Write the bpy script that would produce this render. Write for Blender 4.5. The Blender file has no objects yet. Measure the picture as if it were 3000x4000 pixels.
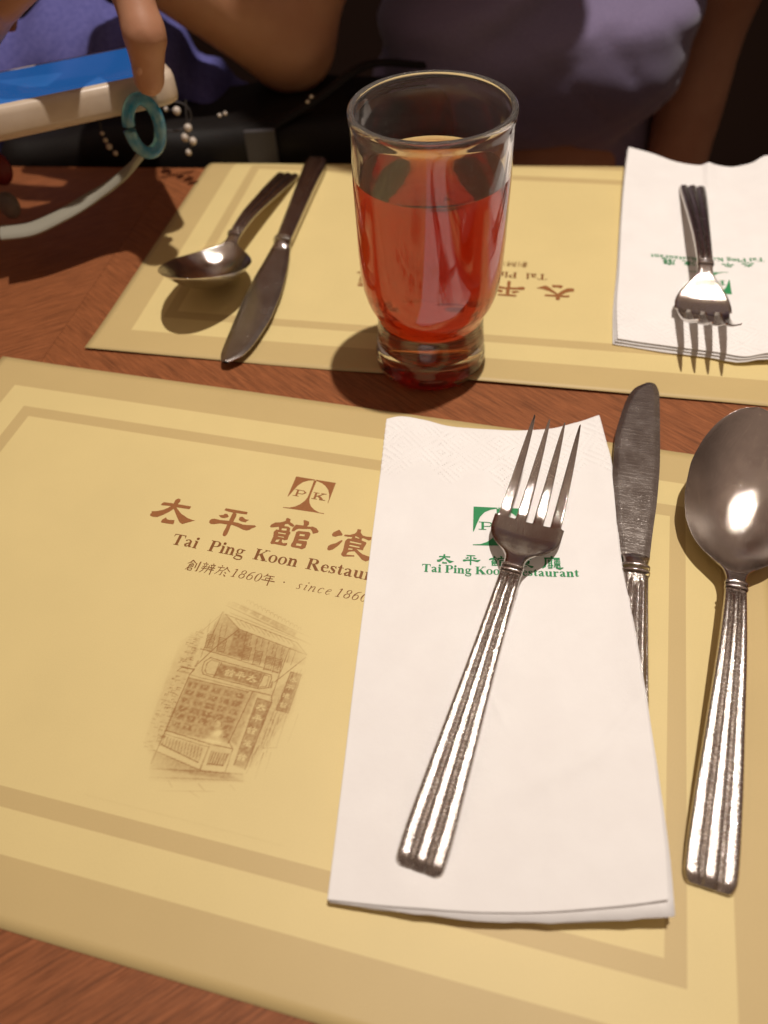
import bpy, bmesh, math, random, json
import numpy as np
from mathutils import Vector, Matrix
from mathutils.geometry import tessellate_polygon
from mathutils.bvhtree import BVHTree

# All lengths below are centimetres on and above the table top (z = 0); S turns them into metres.
S = 0.01
sc = bpy.context.scene
col = sc.collection
random.seed(11)
rng = np.random.default_rng(11)

# ------------------------------------------------------------------ camera, world, lamps, exposure
PITCH, ROLL = 0.88246535, -0.06468638
fw = np.array([0, math.cos(PITCH), -math.sin(PITCH)]); rt = np.array([1.0, 0, 0]); up = np.cross(rt, fw)
rt2 = math.cos(ROLL) * rt + math.sin(ROLL) * up
up2 = -math.sin(ROLL) * rt + math.cos(ROLL) * up
cam_d = bpy.data.cameras.new('camera')
cam = bpy.data.objects.new('camera', cam_d); col.objects.link(cam)
m = Matrix.Identity(4)
for i in range(3):
    m[i][0], m[i][1], m[i][2] = rt2[i], up2[i], -fw[i]
m[2][3] = 24.843 * S
cam.matrix_world = m
cam_d.sensor_fit = 'VERTICAL'; cam_d.sensor_height = 36.0; cam_d.sensor_width = 27.0
cam_d.lens = 36.0 * 2933.324 / 4000
cam_d.clip_start = 0.02; cam_d.clip_end = 30
cam_d.dof.use_dof = True; cam_d.dof.focus_distance = 0.30; cam_d.dof.aperture_fstop = 7.2
sc.camera = cam

w = bpy.data.worlds.new('World'); sc.world = w; w.use_nodes = True
bg = w.node_tree.nodes['Background']
# dim room: walls dark brown, ceiling lighter
wt = w.node_tree; tc = wt.nodes.new('ShaderNodeTexCoord'); sx_ = wt.nodes.new('ShaderNodeSeparateXYZ'); cr_ = wt.nodes.new('ShaderNodeValToRGB')
wt.links.new(tc.outputs['Generated'], sx_.inputs[0]); wt.links.new(sx_.outputs[2], cr_.inputs[0]); wt.links.new(cr_.outputs[0], bg.inputs[0])
cr_.color_ramp.elements[0].position = 0.12; cr_.color_ramp.elements[0].color = (0.022, 0.013, 0.010, 1)
cr_.color_ramp.elements[1].position = 0.75; cr_.color_ramp.elements[1].color = (0.275, 0.19, 0.145, 1)
bg.inputs[1].default_value = 1.0

def spot(name, loc, aim, watts, radius, size, blend, colour):
    d = bpy.data.lights.new(name, 'SPOT'); d.energy = watts; d.shadow_soft_size = radius * S
    d.spot_size = math.radians(size); d.spot_blend = blend; d.color = colour
    o = bpy.data.objects.new(name, d); col.objects.link(o)
    o.location = Vector(loc) * S
    o.rotation_euler = (Vector(aim) - Vector(loc)).to_track_quat('-Z', 'Y').to_euler()
    return o
key = spot('ceiling_downlight', (20, 36, 150), (19, 40, 0), 87, 1.5, 66, 1.0, (1.0, 0.91, 0.82))
spot('ceiling_downlight', (-75, 10, 190), (-40, 20, 0), 0.8, 3.5, 80, 0.6, (1.0, 0.78, 0.55))
spot('ceiling_downlight', (100, 0, 190), (60, 15, 0), 0.8, 3.5, 80, 0.6, (1.0, 0.78, 0.55))
for p_, e_ in (((-20, -30, 205), .35), ((60, -20, 205), .35), ((35, 120, 210), .3), ((-60, 70, 210), .35), ((110, 70, 205), .3), ((15, -75, 205), .35)):
    spot('ceiling_downlight', p_, (p_[0], p_[1] + .1, 0), e_, 2.2, 110, .5, (1.0, .80, .58))
sc.view_settings.view_transform = 'Standard'; sc.view_settings.look = 'None'
sc.view_settings.exposure = 0.0; sc.view_settings.gamma = 1.0
sc.cycles.use_denoising = True
sc.cycles.max_bounces = 16; sc.cycles.transmission_bounces = 14; sc.cycles.glossy_bounces = 6
sc.cycles.sample_clamp_indirect = 4.0
sc.cycles.blur_glossy = 0.5

# ------------------------------------------------------------------ helpers
def props(o, label=None, cat=None, group=None, kind=None):
    if label: o['label'] = label
    if cat: o['category'] = cat
    if group: o['group'] = group
    if kind: o['kind'] = kind
    return o
def thing(name, label, cat, loc=(0, 0, 0), rot=(0, 0, 0), group=None):
    o = bpy.data.objects.new(name, None); col.objects.link(o)
    o.location = Vector(loc) * S; o.rotation_euler = rot; o.empty_display_size = 0.02
    return props(o, label, cat, group)
def mesh(name, verts, faces, mat, parent=None, smooth=True, label=None, uv=None, base=(0, 0, 0), loc=None, rot=None, sharp=48):
    me = bpy.data.meshes.new(name)
    v = (np.asarray(verts, float) - np.asarray(base, float)) * S
    me.from_pydata([tuple(q) for q in v], [], [tuple(int(i) for i in f) for f in faces])
    if uv is not None:
        ul = me.uv_layers.new(name='UVMap')
        li = np.empty(len(me.loops), int); me.loops.foreach_get('vertex_index', li)
        ul.data.foreach_set('uv', np.asarray(uv, float)[li].ravel())
    me.polygons.foreach_set('use_smooth', [smooth] * len(me.polygons))
    me.materials.append(mat); me.update()
    if smooth and sharp: me.set_sharp_from_angle(angle=math.radians(sharp))
    o = bpy.data.objects.new(name, me); col.objects.link(o)
    if parent: o.parent = parent
    if label: o['label'] = label
    if loc is not None: o.location = Vector(loc) * S
    if rot is not None: o.rotation_euler = rot
    return o
def spl(xs, ys, x):
    xs = np.asarray(xs, float); ys = np.asarray(ys, float); x = np.clip(np.asarray(x, float), xs[0], xs[-1])
    d = np.diff(ys) / np.diff(xs); mm = np.zeros(len(xs))
    for i in range(1, len(xs) - 1):
        if d[i-1] * d[i] > 0: mm[i] = 2 * d[i-1] * d[i] / (d[i-1] + d[i])
    mm[0] = d[0]; mm[-1] = d[-1]
    k = np.clip(np.searchsorted(xs, x, side='right') - 1, 0, len(xs) - 2)
    h = xs[k+1] - xs[k]; t = (x - xs[k]) / h
    return (2*t**3-3*t**2+1)*ys[k] + (t**3-2*t**2+t)*h*mm[k] + (-2*t**3+3*t**2)*ys[k+1] + (t**3-t**2)*h*mm[k+1]
def loft(rings, closed=True, caps=True):
    R = np.asarray(rings, float); n, k = R.shape[:2]; f = []
    for i in range(n - 1):
        for j in range(k if closed else k - 1):
            a = i*k + j; b = i*k + (j+1) % k
            f.append((a, b, b + k, a + k))
    if caps:
        f.append(tuple(range(k - 1, -1, -1))); f.append(tuple((n-1)*k + j for j in range(k)))
    return R.reshape(-1, 3), f
def tube(pts, rad, n=12, flat=1.0, upv=(0, 0, 1), caps=True):
    P = np.asarray(pts, float); T = np.gradient(P, axis=0); T /= np.linalg.norm(T, axis=1)[:, None] + 1e-12
    rad = np.broadcast_to(rad, (len(P),)); rings = []
    for p, t, r in zip(P, T, rad):
        a = np.cross(np.asarray(upv, float), t)
        if np.linalg.norm(a) < 1e-6: a = np.cross((1, 0, 0), t)
        a /= np.linalg.norm(a); b = np.cross(t, a)
        rings.append([p + r*(math.cos(q)*a + flat*math.sin(q)*b) for q in np.linspace(0, 2*math.pi, n, endpoint=False)])
    return loft(rings, caps=caps)
def join(parts):
    V, F, o = [], [], 0
    for v, f in parts:
        V.append(np.asarray(v, float)); F += [tuple(i + o for i in q) for q in f]; o += len(v)
    return np.concatenate(V), F
def sphere(c, r, n=12):
    rings = []
    for a in np.linspace(0.02, math.pi - 0.02, n):
        rings.append([(c[0] + r[0]*math.sin(a)*math.cos(b), c[1] + r[1]*math.sin(a)*math.sin(b), c[2] - r[2]*math.cos(a)) for b in np.linspace(0, 2*math.pi, 2*n, endpoint=False)])
    return loft(rings)
def lathe(prof, n=96):
    rings = [[(r*math.cos(a), r*math.sin(a), z) for a in np.linspace(0, 2*math.pi, n, endpoint=False)] for r, z in prof]
    return loft(rings, caps=False)
def revived(pts, n=8):
    pts = np.asarray(pts, float); t = np.arange(len(pts)); tt = np.linspace(0, len(pts) - 1, (len(pts) - 1)*n + 1)
    return np.stack([spl(t, pts[:, i], tt) for i in range(pts.shape[1])], 1)
def vnoise(x, y, seed=0, f=1.0):
    r = np.random.default_rng(seed); g = r.random((64, 64))
    x = np.asarray(x)*f; y = np.asarray(y)*f; xi = np.floor(x).astype(int); yi = np.floor(y).astype(int)
    u = x - xi; v = y - yi; u = u*u*(3-2*u); v = v*v*(3-2*v)
    G = lambda a, b: g[a % 64, b % 64]
    return (G(xi, yi)*(1-u)*(1-v) + G(xi+1, yi)*u*(1-v) + G(xi, yi+1)*(1-u)*v + G(xi+1, yi+1)*u*v) - 0.5

# ------------------------------------------------------------------ materials
def mat(name, base=(.5, .5, .5), rough=.5, metal=0, spec=.5, **k):
    M = bpy.data.materials.new(name); M.use_nodes = True
    p = M.node_tree.nodes['Principled BSDF']
    p.inputs['Base Color'].default_value = (*base, 1); p.inputs['Roughness'].default_value = rough
    p.inputs['Metallic'].default_value = metal; p.inputs['Specular IOR Level'].default_value = spec
    for n, v in k.items(): p.inputs[n.replace('_', ' ')].default_value = v
    return M
class N:                                   # small node-graph helper
    def __init__(s, M): s.t = M.node_tree; s.p = s.t.nodes['Principled BSDF']
    def new(s, typ, **k):
        n = s.t.nodes.new(typ)
        for a, v in k.items(): setattr(n, a, v)
        return n
    def link(s, a, b): s.t.links.new(a, b)
    def math(s, op, a, b=None):
        n = s.new('ShaderNodeMath', operation=op)
        for i, v in enumerate((a, b)):
            if v is None: continue
            if isinstance(v, (int, float)): n.inputs[i].default_value = v
            else: s.link(v, n.inputs[i])
        return n.outputs[0]
    def coord(s, scale=(1, 1, 1), kind='Object'):
        c = s.new('ShaderNodeTexCoord'); mp = s.new('ShaderNodeMapping'); mp.inputs['Scale'].default_value = scale
        s.link(c.outputs[kind], mp.inputs[0]); return mp.outputs[0]
    def noise(s, vec, scale, detail=4, rough=.55):
        n = s.new('ShaderNodeTexNoise'); n.inputs['Scale'].default_value = scale; n.inputs['Detail'].default_value = detail
        n.inputs['Roughness'].default_value = rough; s.link(vec, n.inputs['Vector']); return n.outputs[0]
    def ramp(s, fac, stops, interp='LINEAR'):
        r = s.new('ShaderNodeValToRGB'); r.color_ramp.interpolation = interp; e = r.color_ramp.elements
        while len(e) < len(stops): e.new(0.5)
        for q, (pos, c) in zip(e, stops): q.position = pos; q.color = (*c, 1) if len(c) == 3 else c
        s.link(fac, r.inputs[0]); return r.outputs[0]
    def bump(s, h, strength, dist):
        b = s.new('ShaderNodeBump'); b.inputs['Strength'].default_value = strength; b.inputs['Distance'].default_value = dist
        s.link(h, b.inputs['Height']); s.link(b.outputs[0], s.p.inputs['Normal']); return b
    def mixc(s, fac, a, b, blend='MIX'):
        n = s.new('ShaderNodeMix', data_type='RGBA', blend_type=blend)
        if isinstance(fac, (int, float)): n.inputs[0].default_value = fac
        else: s.link(fac, n.inputs[0])
        for i, v in ((6, a), (7, b)):
            if isinstance(v, tuple): n.inputs[i].default_value = (*v, 1)
            else: s.link(v, n.inputs[i])
        return n.outputs[2]
G1 = lambda v: (v, v, v)

FIELD, BAND, INK = (.745, .60, .275), (.59, .445, .20), (.31, .12, .036)
MW, MH, MM = 38.0, 24.166, (1.848, 3.175, 3.80)
def paper_mat():
    M = mat('printed_placemat_paper', FIELD, .5, spec=.35); n = N(M)
    u = n.new('ShaderNodeUVMap'); sx = n.new('ShaderNodeSeparateXYZ'); n.link(u.outputs[0], sx.inputs[0])
    a = n.math('MINIMUM', sx.outputs[0], n.math('SUBTRACT', MW/100, sx.outputs[0]))
    b = n.math('MINIMUM', sx.outputs[1], n.math('SUBTRACT', MH/100, sx.outputs[1]))
    dd = n.math('MULTIPLY', n.math('MINIMUM', a, b), 10.0)
    c = n.ramp(dd, [(0, BAND), (MM[0]/10, FIELD), (MM[1]/10, BAND), (MM[2]/10, FIELD)], 'CONSTANT')
    o = n.coord()
    t = n.ramp(n.noise(o, 22, 3), [(.3, G1(.95)), (.7, G1(1.0))])
    f = n.ramp(n.noise(o, 2600, 2), [(.3, G1(.94)), (.7, G1(1.0))])
    n.link(n.mixc(1.0, n.mixc(1.0, c, t, 'MULTIPLY'), f, 'MULTIPLY'), n.p.inputs['Base Color'])
    n.bump(n.noise(o, 1800, 3), .12, .0002)
    return M
M_PAPER = paper_mat()
def ink_mat(name, c, patchy=.0, fine=1500):
    M = mat(name, c, .5, spec=.35); n = N(M); o = n.coord()
    k = n.ramp(n.noise(o, fine, 2), [(.3, G1(1 - patchy)), (.65, G1(1.0 + patchy*.4))])
    n.link(n.mixc(1.0, c, k, 'MULTIPLY'), n.p.inputs['Base Color']); return M
M_INK = ink_mat('brown_print_ink', INK, .12)
M_INKD = ink_mat('dark_brown_print_ink', (.22, .082, .018), .12)
M_GREEN = ink_mat('green_print_ink', (.03, .27, .095), .22, 2200)
M_SKETCH = mat('sepia_drawing_print', FIELD, .5, spec=.35)
_n = N(M_SKETCH); _a = _n.new('ShaderNodeVertexColor', layer_name='Col'); _o = _n.coord()
_n.link(_n.mixc(1.0, _n.mixc(1.0, _a.outputs[0], _n.ramp(_n.noise(_o, 22, 3), [(.3, G1(.95)), (.7, G1(1.0))]), 'MULTIPLY'), _n.ramp(_n.noise(_o, 2600, 2), [(.3, G1(.94)), (.7, G1(1.0))]), 'MULTIPLY'), _n.p.inputs['Base Color'])
_n.bump(_n.noise(_o, 1800, 3), .12, .0002)

def wood_mat():
    M = mat('reddish_wood_veneer', (.25, .08, .03), .5, spec=.22); n = N(M)
    u = n.new('ShaderNodeUVMap')
    def mp(sx, sy):
        q = n.new('ShaderNodeMapping'); q.inputs['Scale'].default_value = (sx, sy, 1); n.link(u.outputs[0], q.inputs[0]); return q.outputs[0]
    big = n.noise(mp(2.2, 15), 3.0, 4); mid = n.noise(mp(5, 130), 2.0, 5, .65); pore = n.noise(mp(22, 700), 1.6, 3, .6)
    c = n.ramp(mid, [(.25, (.15, .043, .015)), (.45, (.265, .088, .031)), (.75, (.36, .128, .050))])
    c = n.mixc(1.0, c, n.ramp(big, [(.3, G1(.78)), (.7, G1(1.12))]), 'MULTIPLY')
    c = n.mixc(1.0, c, n.ramp(n.noise(mp(1.6, 42), 2.0, 3, .6), [(.34, G1(.66)), (.5, G1(1.0)), (.8, G1(1.06))]), 'MULTIPLY')
    c = n.mixc(1.0, c, n.ramp(pore, [(.30, G1(.66)), (.46, G1(1.0))]), 'MULTIPLY')
    n.link(c, n.p.inputs['Base Color'])
    n.link(n.ramp(mid, [(.3, G1(.58)), (.7, G1(.45))]), n.p.inputs['Roughness'])
    n.bump(pore, .25, .0003)
    return M
M_WOOD = wood_mat()
M_EDGE = mat('dark_wood_edge', (.06, .02, .009), .45)

def tissue_mat():
    M = mat('white_paper_tissue', (.84, .81, .785), .9, spec=.12, Sheen_Weight=.15); n = N(M); o = n.coord()
    n.link(n.ramp(n.noise(o, 60, 4), [(.3, (.84, .815, .795)), (.7, (.875, .855, .835))]), n.p.inputs['Base Color'])
    h = n.math('ADD', n.noise(o, 2400, 3), n.math('MULTIPLY', n.noise(o, 70, 3), 4.0))
    n.bump(h, .22, .0005)
    return M
M_TISSUE = tissue_mat()

def steel_mat(name, base, rough, wear, across=False):
    M = mat(name, base, rough, metal=1.0); n = N(M); o = n.coord()
    sc_ = n.coord((60, 900, 900) if not across else (900, 60, 900))
    scr = n.noise(sc_, 1.0, 4, .75); dent = n.noise(o, 1500, 5, .75); blot = n.noise(o, 120, 4)
    r = n.ramp(blot, [(.3, G1(max(rough - .03, .04))), (.7, G1(rough + .06))])
    if wear > .8:
        r = n.ramp(n.noise(o, 1700, 3, .6), [(.40, G1(rough*.6)), (.66, G1(.30))])
    n.link(r, n.p.inputs['Roughness'])
    h = n.math('ADD', n.math('MULTIPLY', dent, wear), n.math('MULTIPLY', scr, 1.0 if across else .6))
    n.bump(h, .35, .0004)
    n.link(n.ramp(blot, [(.25, tuple(v*.86 for v in base)), (.75, base)]), n.p.inputs['Base Color'])
    return M
M_STEEL = steel_mat('worn_polished_steel', (.68, .63, .585), .075, .65)
M_HANDLE = steel_mat('pitted_steel_handle', (.66, .61, .565), .10, 1.2)
M_BLADE = steel_mat('scratched_steel_blade', (.46, .42, .39), .22, .5, True)

M_GLASS = mat('clear_glass', (1, 1, 1), .0, Transmission_Weight=1.0, IOR=1.5)
_n = N(M_GLASS); _n.bump(_n.noise(_n.coord((1, 1, .12)), 60, 2), .012, .002)
_tw = _n.new('ShaderNodeSeparateXYZ'); _n.link(_n.coord(), _tw.inputs[0])
_s1 = _n.noise(_n.coord((700, 700, 4000)), 1.0, 3, .7); _s2 = _n.noise(_n.coord((2500, 2500, 200)), 1.0, 3, .7)
_sc = _n.math('MAXIMUM', _n.ramp(_s1, [(.60, G1(0)), (.72, G1(1))]), _n.ramp(_s2, [(.66, G1(0)), (.74, G1(1))]))
_hi = _n.ramp(_tw.outputs[2], [(.092, G1(.0)), (.100, G1(1.0))])
_hz = _n.math('ADD', .006, _n.math('MULTIPLY', _hi, _n.math('ADD', .05, _n.math('MULTIPLY', _sc, .30))))
_n.link(_n.math('SUBTRACT', 1.0, _hz), _n.p.inputs['Transmission Weight']); _n.p.inputs['Base Color'].default_value = (.93, .90, .87, 1)
M_TEA = mat('red_tea', (1, 1, 1), .0, Transmission_Weight=1.0, IOR=1.33)
_n = N(M_TEA); _v = _n.new('ShaderNodeVolumeAbsorption'); _v.inputs[0].default_value = (.88, .46, .05, 1); _v.inputs[1].default_value = 125.0
_n.link(_v.outputs[0], _n.t.nodes['Material Output'].inputs['Volume'])

M_SKIN = mat('skin', (.46, .235, .135), .5, spec=.4, Subsurface_Weight=.08, Subsurface_Scale=.01)
_n = N(M_SKIN); _o = _n.coord()
_n.link(_n.ramp(_n.noise(_o, 30, 4), [(.3, (.42, .20, .115)), (.7, (.50, .26, .155))]), _n.p.inputs['Base Color']); _n.bump(_n.noise(_o, 700, 3), .15, .0004)
M_SHIRT = mat('purple_grey_cotton', (.24, .20, .33), .85, spec=.15, Sheen_Weight=.3)
_n = N(M_SHIRT); _o = _n.coord(); _n.link(_n.ramp(_n.noise(_o, 900, 2), [(.3, (.165, .135, .23)), (.7, (.21, .17, .285))]), _n.p.inputs['Base Color']); _n.bump(_n.noise(_o, 1500, 2), .3, .0004)
M_HAIR = mat('black_hair', (.015, .011, .009), .45)
_n = N(M_HAIR); _n.bump(_n.noise(_n.coord((300, 300, 12)), 1, 3), .6, .002)
M_BLACK = mat('black_leatherette', (.008, .006, .005), .6, spec=.2)
_n = N(M_BLACK); _n.bump(_n.noise(_n.coord(), 500, 3), .25, .0006)
M_WEB = mat('charcoal_webbing', (.045, .04, .042), .8)
_n = N(M_WEB); _n.bump(_n.noise(_n.coord((200, 1200, 200)), 1, 2), .4, .0005)
M_BENCH = mat('dark_brown_upholstery', (.035, .017, .011), .5)
_n = N(M_BENCH); _n.bump(_n.noise(_n.coord(), 250, 3), .25, .001)
M_FLOOR = mat('dark_floor', (.03, .02, .015), .6)
_n = N(M_FLOOR); _n.link(_n.ramp(_n.noise(_n.coord(), 8, 3), [(.3, (.024, .016, .012)), (.7, (.036, .024, .018))]), _n.p.inputs['Base Color'])
M_CREAM = mat('cream_plastic', (.58, .47, .36), .35)
_n = N(M_CREAM); _n.link(_n.ramp(_n.noise(_n.coord(), 60, 3), [(.3, (.54, .43, .32)), (.7, (.62, .51, .40))]), _n.p.inputs['Base Color'])
M_STRAP = mat('grey_cream_strap', (.27, .255, .20), .8)
_n = N(M_STRAP); _n.bump(_n.noise(_n.coord(), 1200, 2), .4, .0005)
M_TEAL = mat('teal_plastic', (.03, .30, .42), .15, Transmission_Weight=.55)
_n = N(M_TEAL); _n.link(_n.ramp(_n.noise(_n.coord(), 120, 2), [(.35, (.03, .36, .60)), (.65, (.35, .62, .66))]), _n.p.inputs['Base Color'])
M_SCREEN = mat('lit_blue_screen', (.02, .06, .14), .2, Emission_Color=(.02, .13, .42, 1), Emission_Strength=.62)
M_BEAD = mat('pearl_bead', (.62, .54, .46), .25)
M_RED = mat('dark_red_charm', (.16, .01, .012), .5)
M_GREY = mat('grey_charm', (.16, .14, .13), .5)
for _m in (M_BEAD, M_RED, M_GREY):
    _n = N(_m); _b = tuple(_n.p.inputs['Base Color'].default_value)[:3]
    _n.link(_n.ramp(_n.noise(_n.coord(), 300, 2), [(.3, tuple(v*.85 for v in _b)), (.7, _b)]), _n.p.inputs['Base Color'])

M_JACKET = mat('violet_blue_cloth', (.12, .12, .34), .9, spec=.1)
_n = N(M_JACKET); _o = _n.coord(); _n.link(_n.ramp(_n.noise(_o, 300, 2), [(.3, (.10, .10, .30)), (.7, (.14, .135, .37))]), _n.p.inputs['Base Color']); _n.bump(_n.noise(_o, 1200, 2), .3, .0004)
M_NAIL = mat('finger_nail', (.50, .27, .19), .25)
_n = N(M_NAIL); _n.link(_n.ramp(_n.noise(_n.coord(), 300, 2), [(.3, (.47, .25, .17)), (.7, (.54, .30, .215))]), _n.p.inputs['Base Color'])

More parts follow.
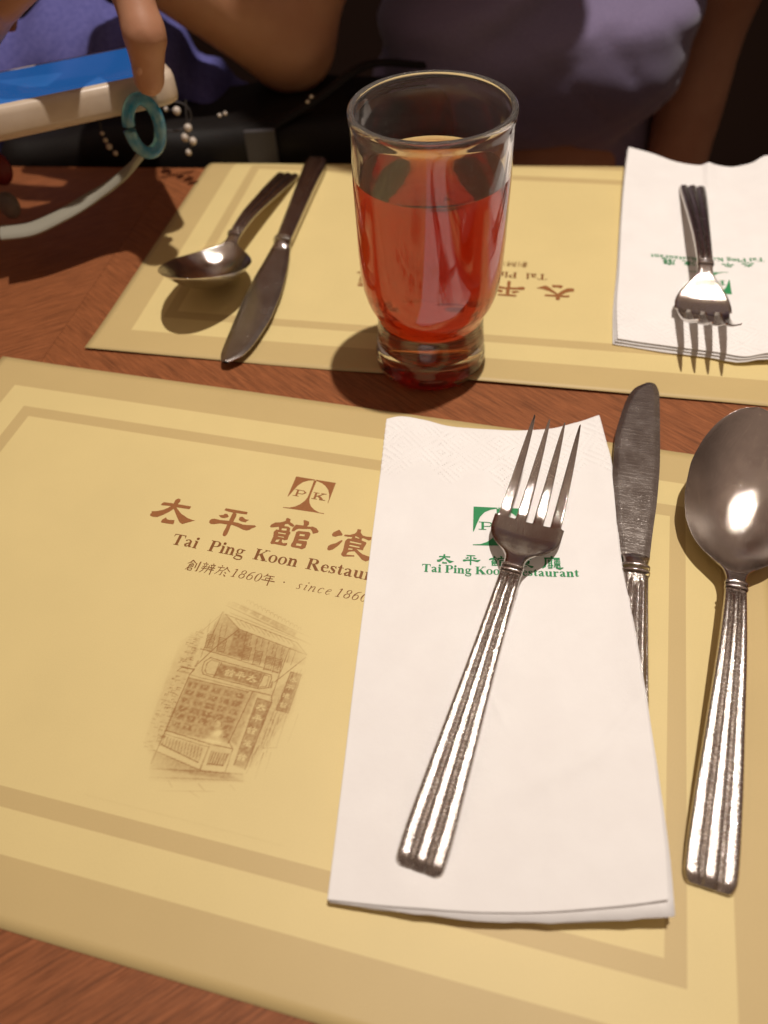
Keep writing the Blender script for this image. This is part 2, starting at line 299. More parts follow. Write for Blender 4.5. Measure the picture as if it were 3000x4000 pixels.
DATA = """{"G":{"tai":[[[6378,8211],[6410,8290],[6643,8302],[6640,8402],[6684,8457],[6749,8445],[6763,8375],[6744,8303],[7056,8303],[7063,8274],[7050,8220],[6751,8211],[6808,8158],[6934,8062],[7101,7987],[7248,7952],[7314,7952],[7260,7925],[7130,7843],[7066,7800],[6993,7834],[6919,7908],[6708,8157],[6649,8063],[6560,7962],[6452,7868],[6358,7854],[6294,7865],[6269,7890],[6265,7926],[6281,7953],[6256,7993],[6379,8025],[6501,8092],[6572,8159],[6615,8213],[6538,8213],[6410,8197]],
[[6587,7757],[6586,7826],[6642,7901],[6683,7857],[6745,7851],[6856,7870],[6880,7790],[6871,7754],[6758,7748],[6619,7744]]],"ping":[[[7819,8353],[7827,8416],[8336,8412],[8341,8343],[8082,8334],[8122,8306],[8131,8227],[8126,8156],[8130,8091],[8242,8088],[8348,8065],[8458,8073],[8609,8101],[8652,8081],[8642,8055],[8580,8007],[8549,7961],[8496,7930],[8415,7932],[8268,7979],[8127,8008],[8108,7994],[8117,7888],[8122,7752],[8100,7686],[8060,7685],[8030,7713],[8019,7788],[8028,7908],[8021,7995],[7857,7989],[7744,7945],[7668,7933],[7617,7968],[7610,8026],[7643,8073],[7702,8089],[7820,8081],[8026,8099],[8025,8165],[8023,8275],[8032,8327],[7916,8337]],
[[7750,8202],[7844,8226],[7862,8265],[7917,8272],[7979,8205],[7961,8181],[7893,8146],[7827,8146],[7787,8164]],
[[8219,8176],[8214,8245],[8264,8266],[8312,8246],[8356,8215],[8446,8215],[8411,8177],[8395,8134],[8305,8135],[8251,8149]]],"guan":[[[8943,8133],[8948,8191],[9015,8263],[9137,8297],[9218,8352],[9214,8424],[9247,8441],[9313,8418],[9324,8344],[9400,8308],[9450,8268],[9426,8228],[9372,8241],[9291,8285],[9240,8264],[9240,8213],[9331,8216],[9385,8183],[9392,8107],[9428,8074],[9416,7987],[9424,7879],[9363,7852],[9310,7865],[9321,7807],[9357,7776],[9447,7799],[9456,7748],[9426,7716],[9338,7712],[9205,7719],[9128,7702],[9096,7723],[9097,7769],[9100,7899],[9069,8013],[9100,8091],[9159,8097],[9131,8169],[9057,8143],[8981,8120]],
[[9209,8145],[9317,8158],[9322,8104],[9216,8095]],
[[9171,8029],[9334,8034],[9336,8006],[9173,7999]],
[[9197,7930],[9329,7938],[9328,7912],[9195,7916]],
[[9191,7829],[9263,7858],[9248,7782],[9182,7773]],
[[9432,8112],[9434,8203],[9468,8303],[9630,8313],[9629,8358],[9592,8442],[9615,8462],[9722,8439],[9741,8371],[9716,8305],[9796,8312],[9831,8329],[9931,8300],[9998,8233],[9989,8191],[9899,8141],[9852,8212],[9806,8253],[9660,8221],[9557,8209],[9512,8169],[9494,8125]],
[[9538,8114],[9575,8152],[9807,8172],[9850,8131],[9850,8011],[9831,7967],[9729,7955],[9653,7939],[9644,7917],[9836,7928],[9853,7863],[9851,7755],[9795,7704],[9725,7718],[9580,7716],[9541,7737],[9535,7794],[9550,7857],[9546,8015]],
[[9630,8084],[9741,8087],[9742,8042],[9630,8033]],
[[9639,7833],[9751,7837],[9751,7778],[9641,7778]]],"can":[[[10294,8207],[10308,8270],[10410,8366],[10452,8331],[10512,8264],[10514,8228],[10433,8202],[10387,8167],[10322,8167]],
[[10304,7834],[10304,7902],[10345,7954],[10441,8010],[10525,8107],[10555,8114],[10558,8075],[10505,7955],[10426,7841],[10359,7797],[10322,7804]],
[[10556,8223],[10561,8264],[10669,8281],[10766,8338],[10787,8393],[10784,8463],[10864,8464],[10872,8391],[10931,8324],[11015,8308],[11127,8320],[11135,8249],[11094,8220],[10966,8252],[10935,8235],[10951,8189],[11054,8162],[11064,8125],[11038,8012],[11039,7948],[10903,7954],[10983,7894],[11057,7852],[11240,7815],[11253,7752],[11164,7689],[11079,7714],[10995,7791],[10874,7889],[10772,7857],[10742,7822],[10732,7772],[10901,7789],[10909,7759],[10687,7710],[10641,7733],[10623,7767],[10637,7857],[10623,7990],[10614,8106],[10650,8178],[10726,8190],[10730,8235],[10638,8221]],
[[10720,8126],[10963,8113],[10963,8084],[10715,8089]],
[[10736,8031],[10948,8022],[10948,7993],[10729,7998]],
[[10735,7941],[10826,7947],[10819,7916],[10734,7907]],
[[10792,8274],[10889,8241],[10878,8223],[10785,8239]]],"logo":[[[9043,9618],[9488,9616],[9479,9590],[9366,9561],[9250,9492],[9167,9373],[9115,9218],[9075,9078],[9051,9007],[9040,9020]],
[[9488,9616],[9971,9615],[9971,9014],[9956,9026],[9955,9123],[9920,9267],[9859,9386],[9772,9479],[9665,9546],[9534,9581]],
[[9471,9588],[9532,9585],[9527,9162],[9537,9034],[9574,8934],[9634,8850],[9733,8776],[9849,8727],[9966,8725],[9969,8704],[9737,8709],[9045,8689],[9042,8707],[9178,8721],[9294,8778],[9385,8862],[9451,8972],[9483,9087],[9482,9197],[9476,9461]]]},"shade":[[[[3466,2153],[3499,2374],[3679,2255],[4114,2179],[4101,2019],[3488,2027]],38],
[[[3651,2249],[3787,2235],[3792,2011],[3677,2027]],30],
[[[3659,1950],[3992,1943],[3987,1826],[3643,1843]],62],
[[[4015,1749],[4126,1740],[4111,1244],[4027,1254]],62],
[[[4185,1997],[4266,1995],[4268,1691],[4179,1694]],55],
[[[3461,1787],[3937,1780],[3937,1393],[3465,1366]],40],
[[[3943,1791],[3998,1784],[3993,1388],[3942,1403]],30],
[[[3446,1225],[3818,1171],[4016,1191],[4126,1158],[3474,1108]],42],
[[[3474,1108],[4106,1212],[4143,1161],[3506,1021]],25],
[[[3279,2067],[3417,2197],[3481,1333],[3436,1187],[3356,1259],[3322,1532]],16],
[[[4100,1827],[4259,2003],[4300,1708],[4186,1405],[4148,1265],[4112,1265]],18],
[[[4137,2227],[4257,2158],[4264,2076],[4105,2061]],25],
[[[3451,1335],[3783,1321],[3778,1223],[3482,1270]],20],
[[[3843,1308],[3966,1319],[3956,1229],[3854,1214]],30],
[[[3509,2480],[3598,2465],[3591,2429],[3502,2444]],30],
[[[3606,2432],[3619,2466],[3690,2447],[3682,2406]],42],
[[[3714,2404],[3727,2438],[3797,2419],[3790,2379]],42],
[[[3806,2377],[3819,2410],[3889,2392],[3880,2352]],42],
[[[3890,2353],[3904,2386],[3972,2368],[3964,2328]],42],
[[[3968,2331],[3982,2364],[4050,2346],[4041,2307]],42],
[[[4046,2308],[4060,2340],[4127,2322],[4118,2283]],42],
[[[3484,1761],[3547,1760],[3547,1721],[3484,1722]],38],
[[[3485,1698],[3547,1697],[3548,1658],[3485,1659]],38],
[[[3485,1635],[3548,1635],[3548,1596],[3486,1597]],38],
[[[3486,1574],[3549,1573],[3549,1535],[3487,1536]],38],
[[[3487,1513],[3549,1512],[3550,1475],[3487,1476]],38],
[[[3488,1453],[3550,1452],[3550,1416],[3488,1416]],38],
[[[3577,1760],[3639,1759],[3640,1720],[3578,1721]],38],
[[[3578,1697],[3640,1696],[3640,1657],[3578,1658]],38],
[[[3579,1634],[3640,1634],[3641,1595],[3579,1596]],38],
[[[3579,1573],[3641,1572],[3641,1534],[3580,1535]],38],
[[[3580,1512],[3642,1511],[3642,1474],[3580,1475]],38],
[[[3580,1452],[3642,1451],[3643,1415],[3581,1415]],38],
[[[3670,1759],[3732,1758],[3732,1719],[3670,1720]],38],
[[[3670,1696],[3732,1695],[3732,1656],[3671,1657]],38],
[[[3671,1633],[3733,1633],[3733,1594],[3671,1595]],38],
[[[3671,1572],[3733,1571],[3733,1533],[3672,1534]],38],
[[[3672,1511],[3733,1510],[3734,1473],[3672,1474]],38],
[[[3762,1758],[3823,1757],[3823,1718],[3762,1719]],38],
[[[3762,1695],[3824,1694],[3824,1655],[3763,1656]],38],
[[[3763,1632],[3824,1632],[3824,1593],[3763,1594]],38],
[[[3763,1571],[3824,1570],[3825,1532],[3763,1533]],38],
[[[3853,1757],[3914,1756],[3914,1717],[3853,1718]],38],
[[[3854,1694],[3914,1693],[3915,1654],[3854,1655]],38],
[[[3854,1631],[3915,1631],[3915,1592],[3854,1593]],38],
[[[3854,1570],[3915,1569],[3915,1531],[3855,1532]],38],
[[[3855,1509],[3915,1508],[3915,1471],[3855,1472]],38],
